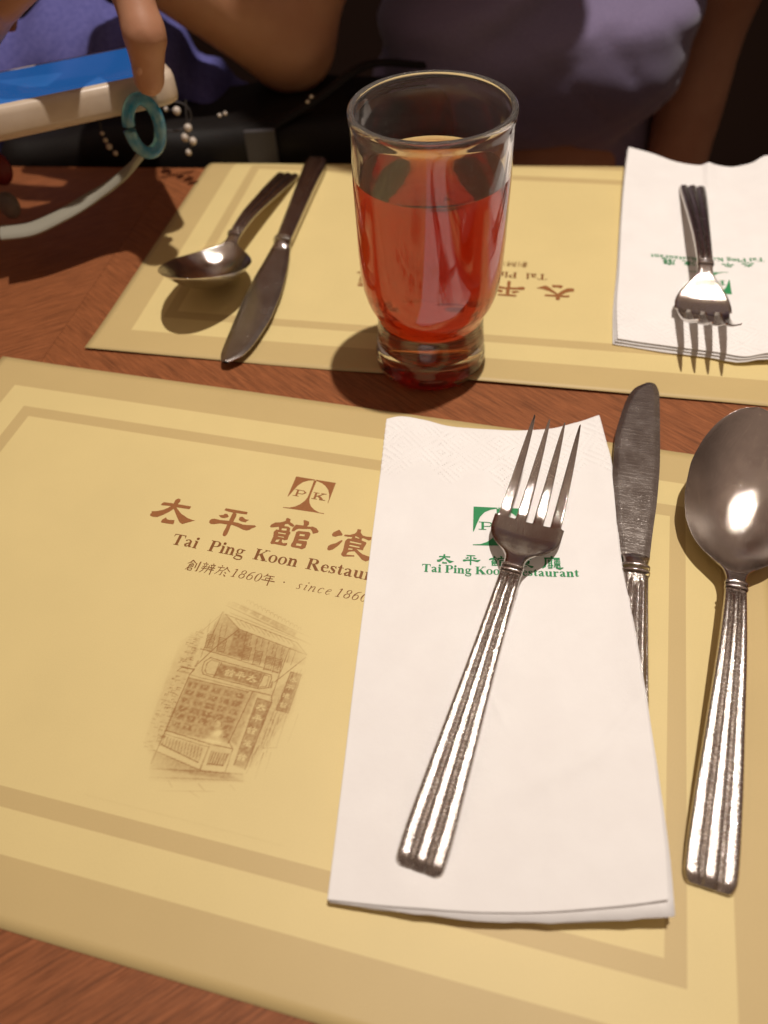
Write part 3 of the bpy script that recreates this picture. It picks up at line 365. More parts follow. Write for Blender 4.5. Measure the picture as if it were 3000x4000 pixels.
[[[3855,1449],[3916,1449],[3916,1412],[3855,1413]],38]],"line":[[3542,2476,4240,2304,40,40],[3507,2433,4268,2245,50,50],[3527,2357,3679,2255,40,70],[3679,2255,4257,2158,40,70],[4257,2158,4152,2241,40,70],[4152,2241,3527,2357,40,70],[3560,2376,4155,2263,30,40],[3649,2496,3649,2517,40,45],[3649,2517,3665,2518,40,45],[3665,2518,3676,2500,40,45],[3686,2484,3686,2506,40,45],[3686,2506,3703,2507,40,45],[3703,2507,3714,2488,40,45],[3723,2473,3724,2494,40,45],[3724,2494,3740,2495,40,45],[3740,2495,3751,2477,40,45],[3760,2462,3761,2482,40,45],[3761,2482,3777,2484,40,45],[3777,2484,3788,2465,40,45],[3797,2450,3798,2471,40,45],[3798,2471,3814,2472,40,45],[3814,2472,3825,2454,40,45],[3834,2439,3835,2460,40,45],[3835,2460,3851,2461,40,45],[3851,2461,3861,2443,40,45],[3871,2428,3872,2448,40,45],[3872,2448,3887,2449,40,45],[3887,2449,3898,2431,40,45],[3907,2416,3908,2437,40,45],[3908,2437,3924,2438,40,45],[3924,2438,3934,2420,40,45],[3943,2405,3944,2426,40,45],[3944,2426,3960,2427,40,45],[3960,2427,3970,2409,40,45],[3980,2394,3981,2414,40,45],[3981,2414,3996,2416,40,45],[3996,2416,4006,2398,40,45],[4015,2383,4017,2403,40,45],[4017,2403,4032,2405,40,45],[4032,2405,4042,2387,40,45],[4051,2372,4052,2392,40,45],[4052,2392,4068,2393,40,45],[4068,2393,4078,2376,40,45],[4087,2361,4088,2381,40,45],[4088,2381,4104,2382,40,45],[4104,2382,4113,2365,40,45],[4122,2350,4124,2370,40,45],[4124,2370,4139,2371,40,45],[4139,2371,4149,2354,40,45],[3619,2332,3676,2288,20,35],[3662,2324,3719,2281,20,35],[3706,2317,3763,2274,20,35],[3749,2310,3805,2267,20,35],[3792,2303,3848,2260,20,35],[3835,2296,3891,2253,20,35],[3878,2289,3933,2246,20,35],[3920,2282,3975,2239,20,35],[3963,2275,4017,2232,20,35],[4005,2268,4059,2225,20,35],[4047,2261,4101,2219,20,35],[4089,2254,4142,2212,20,35],[3673,2243,3567,2077,40,85],[3567,2077,3487,1911,40,85],[4254,2136,4095,1895,40,85],[3479,1930,3477,1888,90,60],[4078,1891,4082,1852,90,60],[3456,2031,3672,2016,30,70],[3672,2016,4097,1972,30,70],[3480,2047,3485,1963,30,50],[3476,1867,3460,1812,40,85],[3460,1812,3471,1134,40,85],[3417,2197,3509,2376,30,40],[3499,2374,3498,2051,30,60],[3358,1820,3381,1856,40,60],[3381,1856,3480,1858,40,60],[3480,1858,3465,1823,40,60],[3465,1823,3367,1822,40,60],[3368,1863,3469,1860,40,70],[4107,1999,4112,1780,40,75],[4114,2179,4109,1979,40,60],[4078,2171,4080,1993,30,40],[3534,1870,3526,1935,40,75],[3526,1935,3558,1979,40,75],[3558,1979,3651,1969,40,75],[3651,1969,4049,1945,40,75],[4049,1945,4063,1918,40,75],[4063,1918,4066,1844,40,75],[4066,1844,3999,1819,40,75],[3999,1819,3638,1832,40,75],[3638,1832,3557,1839,40,75],[3557,1839,3534,1870,40,75],[3558,1870,3553,1931,30,60],[3553,1931,3575,1962,30,60],[3575,1962,3641,1958,30,60],[3641,1958,3641,1848,30,60],[3641,1848,3582,1850,30,60],[3582,1850,3558,1870,30,60],[4005,1935,4041,1928,30,60],[4041,1928,4045,1849,30,60],[4045,1849,3999,1833,30,60],[3655,1959,3645,1839,40,70],[4001,1945,3991,1827,40,70],[3461,1787,3937,1780,40,60],[3460,1812,4105,1788,30,50],[4112,1780,4126,1740,40,85],[4126,1740,4111,1244,40,85],[4015,1749,4027,1254,30,60],[4126,1740,4015,1749,30,60],[4097,1797,3934,1789,30,40],[3470,1377,3806,1353,40,80],[3806,1353,3978,1357,40,80],[3473,1350,3806,1331,30,50],[3480,1274,3782,1215,50,85],[3446,1225,3820,1167,30,60],[3820,1167,4016,1191,30,60],[3813,1337,3814,1170,40,80],[3851,1222,3955,1233,50,70],[3978,1357,3988,1193,40,60],[3843,1308,3846,1212,30,60],[3966,1319,3956,1229,30,60],[3934,1401,3978,1357,40,70],[3964,1786,3934,1388,30,70],[3479,1337,3486,1280,30,45],[3503,1335,3511,1276,30,45],[3527,1334,3537,1271,30,45],[3551,1332,3561,1268,30,45],[3575,1330,3586,1264,30,45],[3599,1328,3611,1260,30,45],[3623,1328,3636,1256,30,45],[3647,1326,3661,1252,30,45],[3671,1324,3685,1248,30,45],[3695,1322,3710,1244,30,45],[3718,1321,3734,1241,30,45],[3742,1319,3759,1237,30,45],[3766,1317,3783,1233,30,45],[3857,1307,3861,1220,30,50],[3877,1309,3878,1222,30,50],[3897,1311,3896,1224,30,50],[3917,1313,3913,1226,30,50],[3937,1315,3930,1227,30,50],[3958,1317,3947,1230,30,50],[3495,1044,3851,1115,40,45],[3851,1115,4123,1165,40,45],[3477,1100,3797,1158,30,45],[3797,1158,4107,1208,30,45],[3636,1052,3678,1019,40,50],[3838,1082,3898,1046,30,50],[4052,1123,4099,1093,30,50],[3801,1023,3885,993,30,40],[3599,976,3964,1057,20,35],[3460,2168,3484,2048,30,60],[3520,2165,3539,2049,30,60],[3464,2163,3511,2163,30,55],[3466,2149,3513,2149,30,55],[3469,2136,3516,2135,30,55],[3471,2122,3517,2121,30,55],[3473,2108,3520,2108,30,55],[3476,2095,3522,2094,30,55],[3478,2081,3525,2081,30,55],[3481,2068,3527,2067,30,55],[3483,2054,3529,2054,30,55],[3432,2284,3451,2177,20,35],[3476,2277,3497,2176,20,35],[3560,2157,3583,2038,30,60],[3620,2154,3638,2040,30,60],[3564,2153,3611,2152,30,55],[3567,2139,3613,2139,30,55],[3569,2125,3616,2125,30,55],[3571,2112,3617,2111,30,55],[3573,2098,3619,2098,30,55],[3576,2085,3622,2084,30,55],[3578,2071,3624,2071,30,55],[3580,2058,3626,2057,30,55],[3582,2044,3628,2044,30,55],[3534,2273,3552,2166,20,35],[3578,2266,3597,2166,20,35],[3772,2129,3792,2011,30,60],[3831,2126,3845,2013,30,60],[3776,2124,3822,2124,30,55],[3778,2111,3824,2110,30,55],[3780,2097,3826,2097,30,55],[3781,2084,3827,2083,30,55],[3783,2070,3829,2070,30,55],[3785,2057,3831,2057,30,55],[3787,2044,3833,2043,30,55],[3790,2031,3835,2030,30,55],[3791,2017,3836,2017,30,55],[3749,2243,3764,2138,20,35],[3792,2236,3809,2137,20,35],[3867,2113,3886,1996,30,60],[3925,2110,3939,1997,30,60],[3871,2108,3916,2108,30,55],[3873,2095,3918,2094,30,55],[3875,2081,3920,2081,30,55],[3876,2068,3921,2068,30,55],[3878,2055,3923,2054,30,55],[3880,2041,3925,2041,30,55],[3882,2028,3927,2028,30,55],[3884,2015,3929,2015,30,55],[3885,2002,3929,2002,30,55],[3845,2226,3859,2121,20,35],[3888,2220,3904,2121,20,35],[3965,2087,3982,1971,30,60],[4023,2084,4035,1973,30,60],[3969,2082,4014,2082,30,55],[3970,2069,4015,2069,30,55],[3972,2056,4017,2056,30,55],[3973,2043,4018,2042,30,55],[3975,2029,4020,2029,30,55],[3977,2016,4021,2016,30,55],[3978,2003,4023,2003,30,55],[3980,1990,4025,1990,30,55],[3981,1977,4025,1977,30,55],[3944,2200,3957,2096,20,35],[3986,2193,4001,2095,20,35],[4035,2082,4051,1966,30,60],[4092,2079,4104,1968,30,60],[4039,2077,4083,2077,30,55],[4040,2064,4085,2064,30,55],[4042,2051,4087,2051,30,55],[4043,2038,4087,2037,30,55],[4044,2024,4089,2024,30,55],[4046,2011,4091,2011,30,55],[4048,1998,4092,1998,30,55],[4049,1985,4094,1985,30,55],[4050,1972,4094,1972,30,55],[4016,2194,4027,2090,20,35],[4057,2187,4071,2090,20,35],[4184,1667,4179,1413,30,40],[4212,1669,4205,1428,30,40],[4263,1680,4266,1433,30,40],[4144,1396,4130,1218,30,40],[4195,1381,4199,1200,30,40],[4163,1676,4160,1426,30,40],[4340,1698,4335,1494,30,40],[4244,1392,4252,1246,30,40],[4184,1410,4274,1435,30,40],[4179,1694,4268,1691,30,60],[4268,1691,4266,1995,30,60],[4266,1995,4185,1997,30,60],[4185,1997,4179,1694,30,60],[4120,2191,4132,2067,30,40],[4163,2179,4166,2054,30,40],[3383,1937,3405,1934,30,35],[3383,1937,3384,1920,20,25],[3324,2105,3355,2107,30,25],[3409,1220,3437,1221,30,35],[3388,2028,3419,2029,30,38],[3388,2028,3389,2011,20,25],[3346,1501,3374,1501,30,27],[3402,2160,3426,2157,30,41],[3452,1485,3474,1482,30,31],[3452,1485,3453,1470,20,25],[3460,1285,3475,1285,30,25],[3403,1246,3427,1247,30,32],[3369,1783,3395,1782,30,42],[3369,1783,3370,1767,20,25],[3451,1515,3481,1514,30,36],[3410,2021,3444,2020,30,34],[3365,1465,3394,1466,30,27],[3365,1465,3366,1450,20,25],[3402,2125,3435,2128,30,40],[3348,1754,3370,1751,30,41],[3379,2141,3397,2136,30,28],[3379,2141,3380,2124,20,25],[3469,1337,3494,1334,30,27],[3380,2106,3395,2104,30,30],[3355,1561,3372,1557,30,27],[3355,1561,3356,1546,20,25],[3464,1266,3483,1265,30,33],[3409,1541,3433,1540,30,43],[3383,1666,3410,1669,30,27],[3383,1666,3384,1651,20,25],[3414,1238,3436,1240,30,30],[3338,1586,3364,1585,30,21],[3393,1553,3419,1554,30,37],[3393,1553,3394,1538,20,25],[3342,1438,3359,1435,30,44],[3375,1921,3400,1922,30,29],[3368,1857,3394,1858,30,29],[3368,1857,3369,1841,20,25],[3343,1406,3369,1405,30,27],[3408,1958,3427,1958,30,30],[3351,1477,3371,1477,30,40],[3351,1477,3353,1462,20,25],[3427,1744,3445,1743,30,36],[3401,1317,3419,1318,30,33],[3407,1991,3436,1993,30,26],[3407,1991,3408,1974,20,25],[3422,1392,3450,1394,30,23],[3411,1888,3432,1887,30,30],[3377,1751,3407,1754,30,20],[3377,1751,3378,1736,20,25],[3460,1279,3491,1281,30,43],[3373,1273,3400,1272,30,36],[3367,1651,3388,1652,30,21],[3367,1651,3369,1635,20,25],[3369,1585,3398,1588,30,42],[3451,1504,3482,1503,30,34],[3390,2176,3408,2175,30,36],[3390,2176,3391,2159,20,25],[3382,1649,3414,1650,30,28],[3416,1930,3440,1927,30,28],[3380,1979,3409,1981,30,39],[3380,1979,3381,1962,20,25],[3449,1296,3476,1299,30,35],[3348,1325,3367,1325,30,33],[3384,1749,3412,1752,30,21],[3384,1749,3385,1733,20,25],[3337,2043,3355,2037,30,41],[3371,2094,3391,2093,30,28],[3408,1538,3428,1539,30,28],[3408,1538,3409,1523,20,25],[3378,2055,3406,2055,30,21],[3363,1994,3390,1992,30,29],[3420,1397,3441,1398,30,32],[3420,1397,3421,1383,20,25],[3390,1481,3416,1482,30,26],[3415,1646,3431,1644,30,30],[3464,1336,3486,1334,30,39],[3464,1336,3465,1322,20,25],[3376,1910,3394,1906,30,36],[3446,1325,3472,1325,30,34],[3380,2077,3394,2076,30,39],[3380,2077,3381,2060,20,25],[3331,2130,3349,2124,30,24],[3399,2167,3417,2163,30,36],[3464,1376,3488,1374,30,20],[3464,1376,3465,1361,20,25],[3404,1425,3430,1427,30,38],[3352,1261,3372,1260,30,40],[3345,1924,3366,1921,30,38],[3345,1924,3347,1908,20,25],[3371,1776,3393,1775,30,30],[3371,2096,3404,2098,30,38],[3393,2020,3423,2019,30,32],[3393,2020,3394,2003,20,25],[3406,1695,3436,1698,30,22],[3454,1454,3477,1454,30,37],[3352,1984,3372,1981,30,27],[3352,1984,3354,1967,20,25],[3397,1945,3429,1948,30,37],[3426,1769,3450,1769,30,25],[3366,2160,3387,2160,30,29],[3366,2160,3367,2143,20,25],[3411,1856,3430,1851,30,31],[3392,1580,3421,1579,30,33],[3414,1699,3445,1700,30,38],[3414,1699,3416,1683,20,25],[3407,1251,3424,1252,30,37],[3454,1522,3483,1525,30,24],[3347,1908,3376,1905,30,42],[3347,1908,3348,1891,20,25],[3416,1926,3437,1926,30,38],[3333,2085,3363,2087,30,28],[3415,1603,3430,1601,30,30],[3415,1603,3417,1587,20,25],[3358,1682,3383,1678,30,29],[3349,1623,3369,1621,30,22],[3461,1329,3478,1325,30,29],[3461,1329,3462,1315,20,25],[3436,1427,3455,1425,30,36],[3375,1382,3403,1381,30,36],[3347,1631,3371,1630,30,37],[3347,1631,3349,1615,20,25],[3407,1508,3425,1505,30,35],[3414,2004,3440,2007,30,43],[3357,2031,3386,2031,30,33],[3357,2031,3358,2014,20,25],[3393,1534,3412,1534,30,21],[3432,1478,3456,1477,30,28],[3368,1904,3398,1908,30,32],[3368,1904,3370,1888,20,25],[3406,1932,3427,1932,30,30],[3424,1642,3446,1639,30,22],[3339,1893,3357,1889,30,38],[3339,1893,3340,1877,20,25],[3345,1983,3369,1980,30,40],[3414,1444,3430,1443,30,24],[3400,1650,3418,1650,30,39],[3400,1650,3401,1635,20,25],[3396,2160,3429,2158,30,29],[3403,1626,3430,1625,30,37],[3419,1882,3443,1880,30,38],[3419,1882,3420,1866,20,25],[3391,2189,3418,2188,30,33],[3354,1706,3378,1707,30,32],[3391,1535,3416,1532,30,42],[3391,1535,3392,1520,20,25],[3402,2048,3427,2050,30,28],[3336,1930,3362,1928,30,28],[3432,1337,3449,1334,30,35],[3432,1337,3433,1323,20,25],[3437,1288,3464,1290,30,40],[3457,1288,3480,1286,30,32],[3329,2059,3344,2059,30,24],[3329,2059,3330,2042,20,25],[3413,1683,3437,1683,30,36],[3378,1867,3406,1868,30,24],[3437,1313,3457,1312,30,33],[3437,1313,3438,1298,20,25],[3363,1575,3377,1575,30,39],[3370,2032,3388,2032,30,24],[3350,1761,3364,1761,30,24],[3350,1761,3352,1745,20,25],[3341,1674,3355,1671,30,30],[3345,1471,3366,1470,30,20],[3373,1239,3389,1237,30,24],[3373,1239,3375,1225,20,25],[3378,1554,3394,1555,30,38],[3410,1904,3434,1901,30,27],[3355,1918,3385,1917,30,28],[3355,1918,3356,1901,20,25],[3388,2089,3422,2090,30,20],[3331,2144,3348,2145,30,21],[3446,1540,3465,1536,30,31],[3446,1540,3447,1525,20,25],[3457,1403,3486,1407,30,27],[3449,1585,3464,1584,30,41],[3361,2061,3384,2059,30,43],[3361,2061,3363,2044,20,25],[3399,2006,3428,2004,30,33],[3391,1280,3412,1281,30,39],[3363,1688,3382,1685,30,35],[3363,1688,3365,1672,20,25],[3387,1474,3408,1475,30,37],[3365,2161,3395,2159,30,22],[3413,1945,3441,1941,30,41],[3413,1945,3414,1928,20,25],[3432,1734,3460,1735,30,29],[3360,2106,3392,2110,30,34],[3332,2059,3359,2061,30,21],[3332,2059,3333,2042,20,25],[3388,2026,3414,2029,30,25],[3374,1237,3397,1238,30,39],[3430,1584,3452,1585,30,24],[3430,1584,3431,1568,20,25],[3402,2107,3418,2108,30,44],[3416,1984,3433,1982,30,25],[3420,1372,3446,1371,30,41],[3420,1372,3421,1357,20,25],[3394,1829,3417,1830,30,40],[3432,1593,3451,1591,30,31],[4136,1477,4137,1449,20,16],[4217,1622,4219,1589,20,27],[4208,1874,4202,1846,20,23],[4205,1975,4213,1933,20,29],[4214,1392,4217,1355,20,25],[4251,1728,4251,1687,20,24],[4165,1452,4164,1413,20,20],[4130,1331,4135,1300,20,20],[4210,1645,4216,1610,20,20],[4187,1704,4188,1668,20,20],[4213,1961,4210,1940,20,18],[4195,1466,4195,1426,20,32],[4174,1745,4176,1717,20,25],[4179,1621,4175,1595,20,24],[4195,1379,4195,1358,20,31],[4203,2033,4203,2001,20,18],[4207,2003,4205,1971,20,34],[4221,1456,4223,1435,20,15],[4186,1704,4191,1673,20,16],[4188,1795,4185,1766,20,20],[4232,2013,4233,1976,20,33],[4146,1422,4151,1389,20,30],[4230,1657,4228,1633,20,18],[4257,2041,4257,1997,20,24],[4227,1543,4224,1511,20,23],[4162,1634,4167,1601,20,34],[4184,1618,4185,1590,20,31],[4249,1703,4251,1678,20,25],[4242,1732,4242,1691,20,27],[4248,2027,4248,1996,20,20],[4221,1510,4226,1478,20,22],[4237,1654,4234,1620,20,18],[4130,1341,4134,1306,20,21],[4265,1844,4260,1816,20,22],[4179,1815,4185,1774,20,16],[4191,1858,4194,1828,20,29],[4182,1410,4175,1392,20,20],[4116,1310,4118,1283,20,20],[4147,1610,4154,1571,20,17],[4131,1352,4128,1320,20,27],[4183,1924,4178,1900,20,18],[4207,1426,4215,1389,20,25],[4168,1737,4173,1695,20,20],[4194,1936,4195,1908,20,33],[4203,1980,4203,1935,20,34],[4205,1849,4202,1817,20,29],[4165,1788,4168,1751,20,30],[4188,1603,4187,1575,20,25],[4140,1404,4143,1366,20,31],[4275,1916,4270,1892,20,20],[4177,1876,4173,1846,20,32],[4181,1946,4180,1906,20,34],[4185,1518,4179,1498,20,25],[4166,1692,4164,1666,20,25],[4190,1749,4193,1716,20,34],[4197,1346,4192,1322,20,34],[4178,1825,4181,1788,20,21],[4163,1543,4159,1513,20,24],[4233,1641,4229,1610,20,23],[4144,1558,4147,1520,20,30],[4275,2011,4280,1966,20,22],[4228,1879,4224,1848,20,32],[4165,1495,4167,1467,20,22],[4225,1757,4222,1724,20,17],[4209,1869,4205,1848,20,16],[4191,1789,4196,1758,20,33],[4218,1635,4219,1598,20,33],[4221,1705,4228,1667,20,22],[4240,1684,4239,1662,20,31],[4147,1572,4150,1547,20,15],[4138,1404,4139,1379,20,25],[4217,1711,4215,1682,20,16],[4176,1312,4179,1286,20,30],[4113,1288,4118,1262,20,23],[4196,1374,4197,1349,20,26],[4135,1367,4133,1349,20,27],[4287,2039,4288,2006,20,16],[4218,1863,4215,1829,20,20],[4173,1309,4170,1288,20,20],[4127,1355,4129,1324,20,22],[4216,1466,4215,1432,20,19],[4230,2000,4230,1976,20,32],[4257,1883,4250,1861,20,33],[4177,1727,4176,1709,20,24],[4244,1752,4238,1733,20,23],[4174,1732,4175,1709,20,28],[4171,1770,4174,1741,20,26],[4241,1858,4246,1823,20,27],[4253,1914,4254,1882,20,26],[4180,1558,4187,1524,20,32],[3515,1738,3512,1727,50,-35],[3517,1750,3530,1729,50,-35],[3515,1724,3509,1750,50,-35],[3519,1684,3523,1677,50,-35],[3503,1674,3526,1680,50,-35],[3521,1667,3513,1677,50,-35],[3522,1607,3502,1624,50,-35],[3524,1616,3514,1603,50,-35],[3528,1617,3535,1609,50,-35],[3522,1561,3504,1545,50,-35],[3522,1560,3516,1552,50,-35],[3511,1546,3517,1557,50,-35],[3505,1490,3514,1486,50,-35],[3505,1494,3506,1494,50,-35],[3515,1505,3503,1491,50,-35],[3508,1432,3503,1443,50,-35],[3524,1422,3529,1436,50,-35],[3509,1445,3509,1438,50,-35],[3617,1754,3621,1743,50,-35],[3602,1746,3618,1752,50,-35],[3610,1740,3594,1745,50,-35],[3627,1672,3620,1666,50,-35],[3597,1668,3612,1686,50,-35],[3612,1662,3605,1668,50,-35],[3600,1607,3601,1612,50,-35],[3609,1603,3616,1616,50,-35],[3613,1618,3615,1623,50,-35],[3611,1551,3600,1565,50,-35],[3600,1547,3603,1543,50,-35],[3614,1540,3622,1549,50,-35],[3601,1504,3614,1486,50,-35],[3619,1503,3605,1477,50,-35],[3617,1494,3613,1504,50,-35],[3613,1429,3609,1443,50,-35],[3600,1427,3618,1445,50,-35],[3590,1440,3618,1438,50,-35],[3704,1724,3700,1746,50,-35],[3700,1755,3695,1732,50,-35],[3684,1750,3698,1743,50,-35],[3710,1690,3708,1680,50,-35],[3709,1680,3703,1681,50,-35],[3691,1674,3708,1682,50,-35],[3691,1613,3686,1615,50,-35],[3703,1612,3701,1620,50,-35],[3680,1623,3692,1620,50,-35],[3700,1559,3710,1551,50,-35],[3708,1547,3700,1554,50,-35],[3690,1562,3710,1554,50,-35],[3694,1477,3705,1488,50,-35],[3695,1501,3713,1504,50,-35],[3704,1477,3690,1489,50,-35],[3788,1745,3804,1743,50,-35],[3775,1735,3778,1728,50,-35],[3808,1729,3779,1729,50,-35],[3785,1674,3784,1678,50,-35],[3782,1668,3784,1658,50,-35],[3782,1657,3777,1684,50,-35],[3800,1613,3801,1614,50,-35],[3792,1625,3797,1613,50,-35],[3801,1630,3781,1604,50,-35],[3805,1556,3800,1551,50,-35],[3789,1551,3790,1564,50,-35],[3789,1543,3785,1550,50,-35],[3873,1739,3890,1731,50,-35],[3896,1740,3871,1739,50,-35],[3866,1741,3886,1734,50,-35],[3871,1681,3867,1680,50,-35],[3880,1681,3895,1674,50,-35],[3877,1674,3871,1663,50,-35],[3889,1617,3887,1619,50,-35],[3871,1617,3874,1606,50,-35],[3889,1606,3874,1601,50,-35],[3881,1553,3883,1552,50,-35],[3873,1550,3890,1545,50,-35],[3893,1561,3899,1544,50,-35],[3896,1478,3876,1479,50,-35],[3892,1502,3891,1478,50,-35],[3881,1479,3896,1494,50,-35],[3870,1436,3893,1434,50,-35],[3878,1430,3895,1439,50,-35],[3874,1415,3877,1432,50,-35],[3809,1515,3820,1489,260,-50],[3809,1436,3839,1452,260,-50],[3784,1385,3826,1440,260,-50],[3824,1376,3846,1436,260,-50],[3866,1386,3855,1437,260,-50],[3786,1514,3797,1536,40,40],[3797,1536,3831,1520,40,40],[3831,1520,3839,1489,40,40]],"sign":[["guan",3745,1892,44],["ping",3834,1889,44],["tai",3927,1885,44],["tai",4070,1689,40],["ping",4069,1603,40],["guan",4060,1512,40],["can",4068,1419,38],["guan",4062,1315,38],["tai",4226,1945,30],["ping",4219,1879,30],["can",4213,1813,32],["guan",4215,1741,32]],"nap":{"L":[[40,2557,50],[-57,1861,50],[-133,1321,50],[-193,889,50],[-242,537,50]],"R":[[1007,2466,80],[1006,2261,60],[977,2057,55],[952,1914,60],[906,1669,80],[880,1432,90],[853,1201,95],[828,1013,98],[805,842,100],[770,614,100],[739,468,95]],"T":[[40,2557,50],[100,2569,50],[206,2542,50],[320,2493,50],[493,2456,50],[665,2435,50],[782,2432,52],[901,2449,60],[1007,2466,80]],"B":[[-242,537,50],[0,498,50],[221,472,55],[440,462,70],[621,463,85],[739,468,95]]},"fnap":{"L":[[1786,4979,90],[1667,4598,70],[1510,4048,45],[1405,3664,40],[1307,3321,35],[1247,3060,35]],"T":[[1786,4979,90],[1922,4879,85],[2060,4768,75],[2195,4714,70],[2239,4705,80],[2378,4669,70],[2495,4681,80],[2623,4733,100],[2943,4706,100]],"B":[[1247,3060,35],[1470,2979,35],[1700,2897,40],[1841,2838,50],[1927,2841,60],[2333,2747,40]],"R":[[2943,4706,100],[2605,3621,60],[2333,2747,40]]},"blade":[[1132,-54],[1250,-62],[1460,-79],[1687,-87],[1847,-85],[2018,-82],[2107,-79],[2156,-70],[2185,-54],[2194,-33],[2181,-3],[2128,37],[2042,69],[1914,93],[1776,109],[1600,110],[1424,99],[1260,80],[1158,65],[1121,58]]}"""

# ------------------------------------------------------------------ traced print and outlines
D = json.loads(DATA)
GLY = {k: [[(x/500, y/500) for x, y in lp] for lp in v] for k, v in D['G'].items()}

class Ink:
    """flat print: collects little polygons in its own plane (cm); lay() puts them on a surface"""
    def __init__(s): s.v, s.f, s.lv = [], [], []
    def add(s, pts, faces, lv):
        o = len(s.v); s.v += [tuple(p) for p in pts]; s.lv += [lv]*len(pts); s.f += [tuple(i + o for i in q) for q in faces]
    def stroke(s, pts, lv=0):
        P = np.asarray(pts, float); c = P[:, :2]; t = np.gradient(c, axis=0) if len(c) > 1 else np.array([[1, 0]])
        t /= np.linalg.norm(t, axis=1)[:, None] + 1e-12; n = np.stack([-t[:, 1], t[:, 0]], 1)*P[:, 2:3]/2
        L = np.concatenate([c + n, c - n]); k = len(c)
        s.add(L, [(i, k + i, k + i + 1, i + 1) for i in range(k - 1)], lv)
    def polys(s, loops, tf=lambda p: p, lv=0):
        def has(lp, q):
            c = False
            for (x0, y0), (x1, y1) in zip(lp, lp[1:] + lp[:1]):
                if (y0 > q[1]) != (y1 > q[1]) and q[0] < (x1 - x0)*(q[1] - y0)/(y1 - y0) + x0: c = not c
            return c
        hole = {i: [j for j, o in enumerate(loops) if j != i and has(o, lp[0])] for i, lp in enumerate(loops)}
        for i, lp in enumerate(loops):
            if hole[i]: continue
            grp = [lp] + [loops[j] for j in hole if hole[j] == [i]]
            tri = tessellate_polygon([[Vector((*p, 0)) for p in g] for g in grp])
            s.add([tf(p) for g in grp for p in g], tri, lv)
def el(cx, cy, rx, ry, a0, a1, wv, wh, n=14):
    """arc of an ellipse, wide (wv) at its sides and thin (wh) at top and bottom"""
    return [(cx + rx*math.cos(a), cy + ry*math.sin(a), wh + (wv - wh)*math.cos(a)**2) for a in np.radians(np.linspace(a0, a1, n))]
def ser(x0, x1, y): return [(x0, y, .035), (x1, y, .035)]
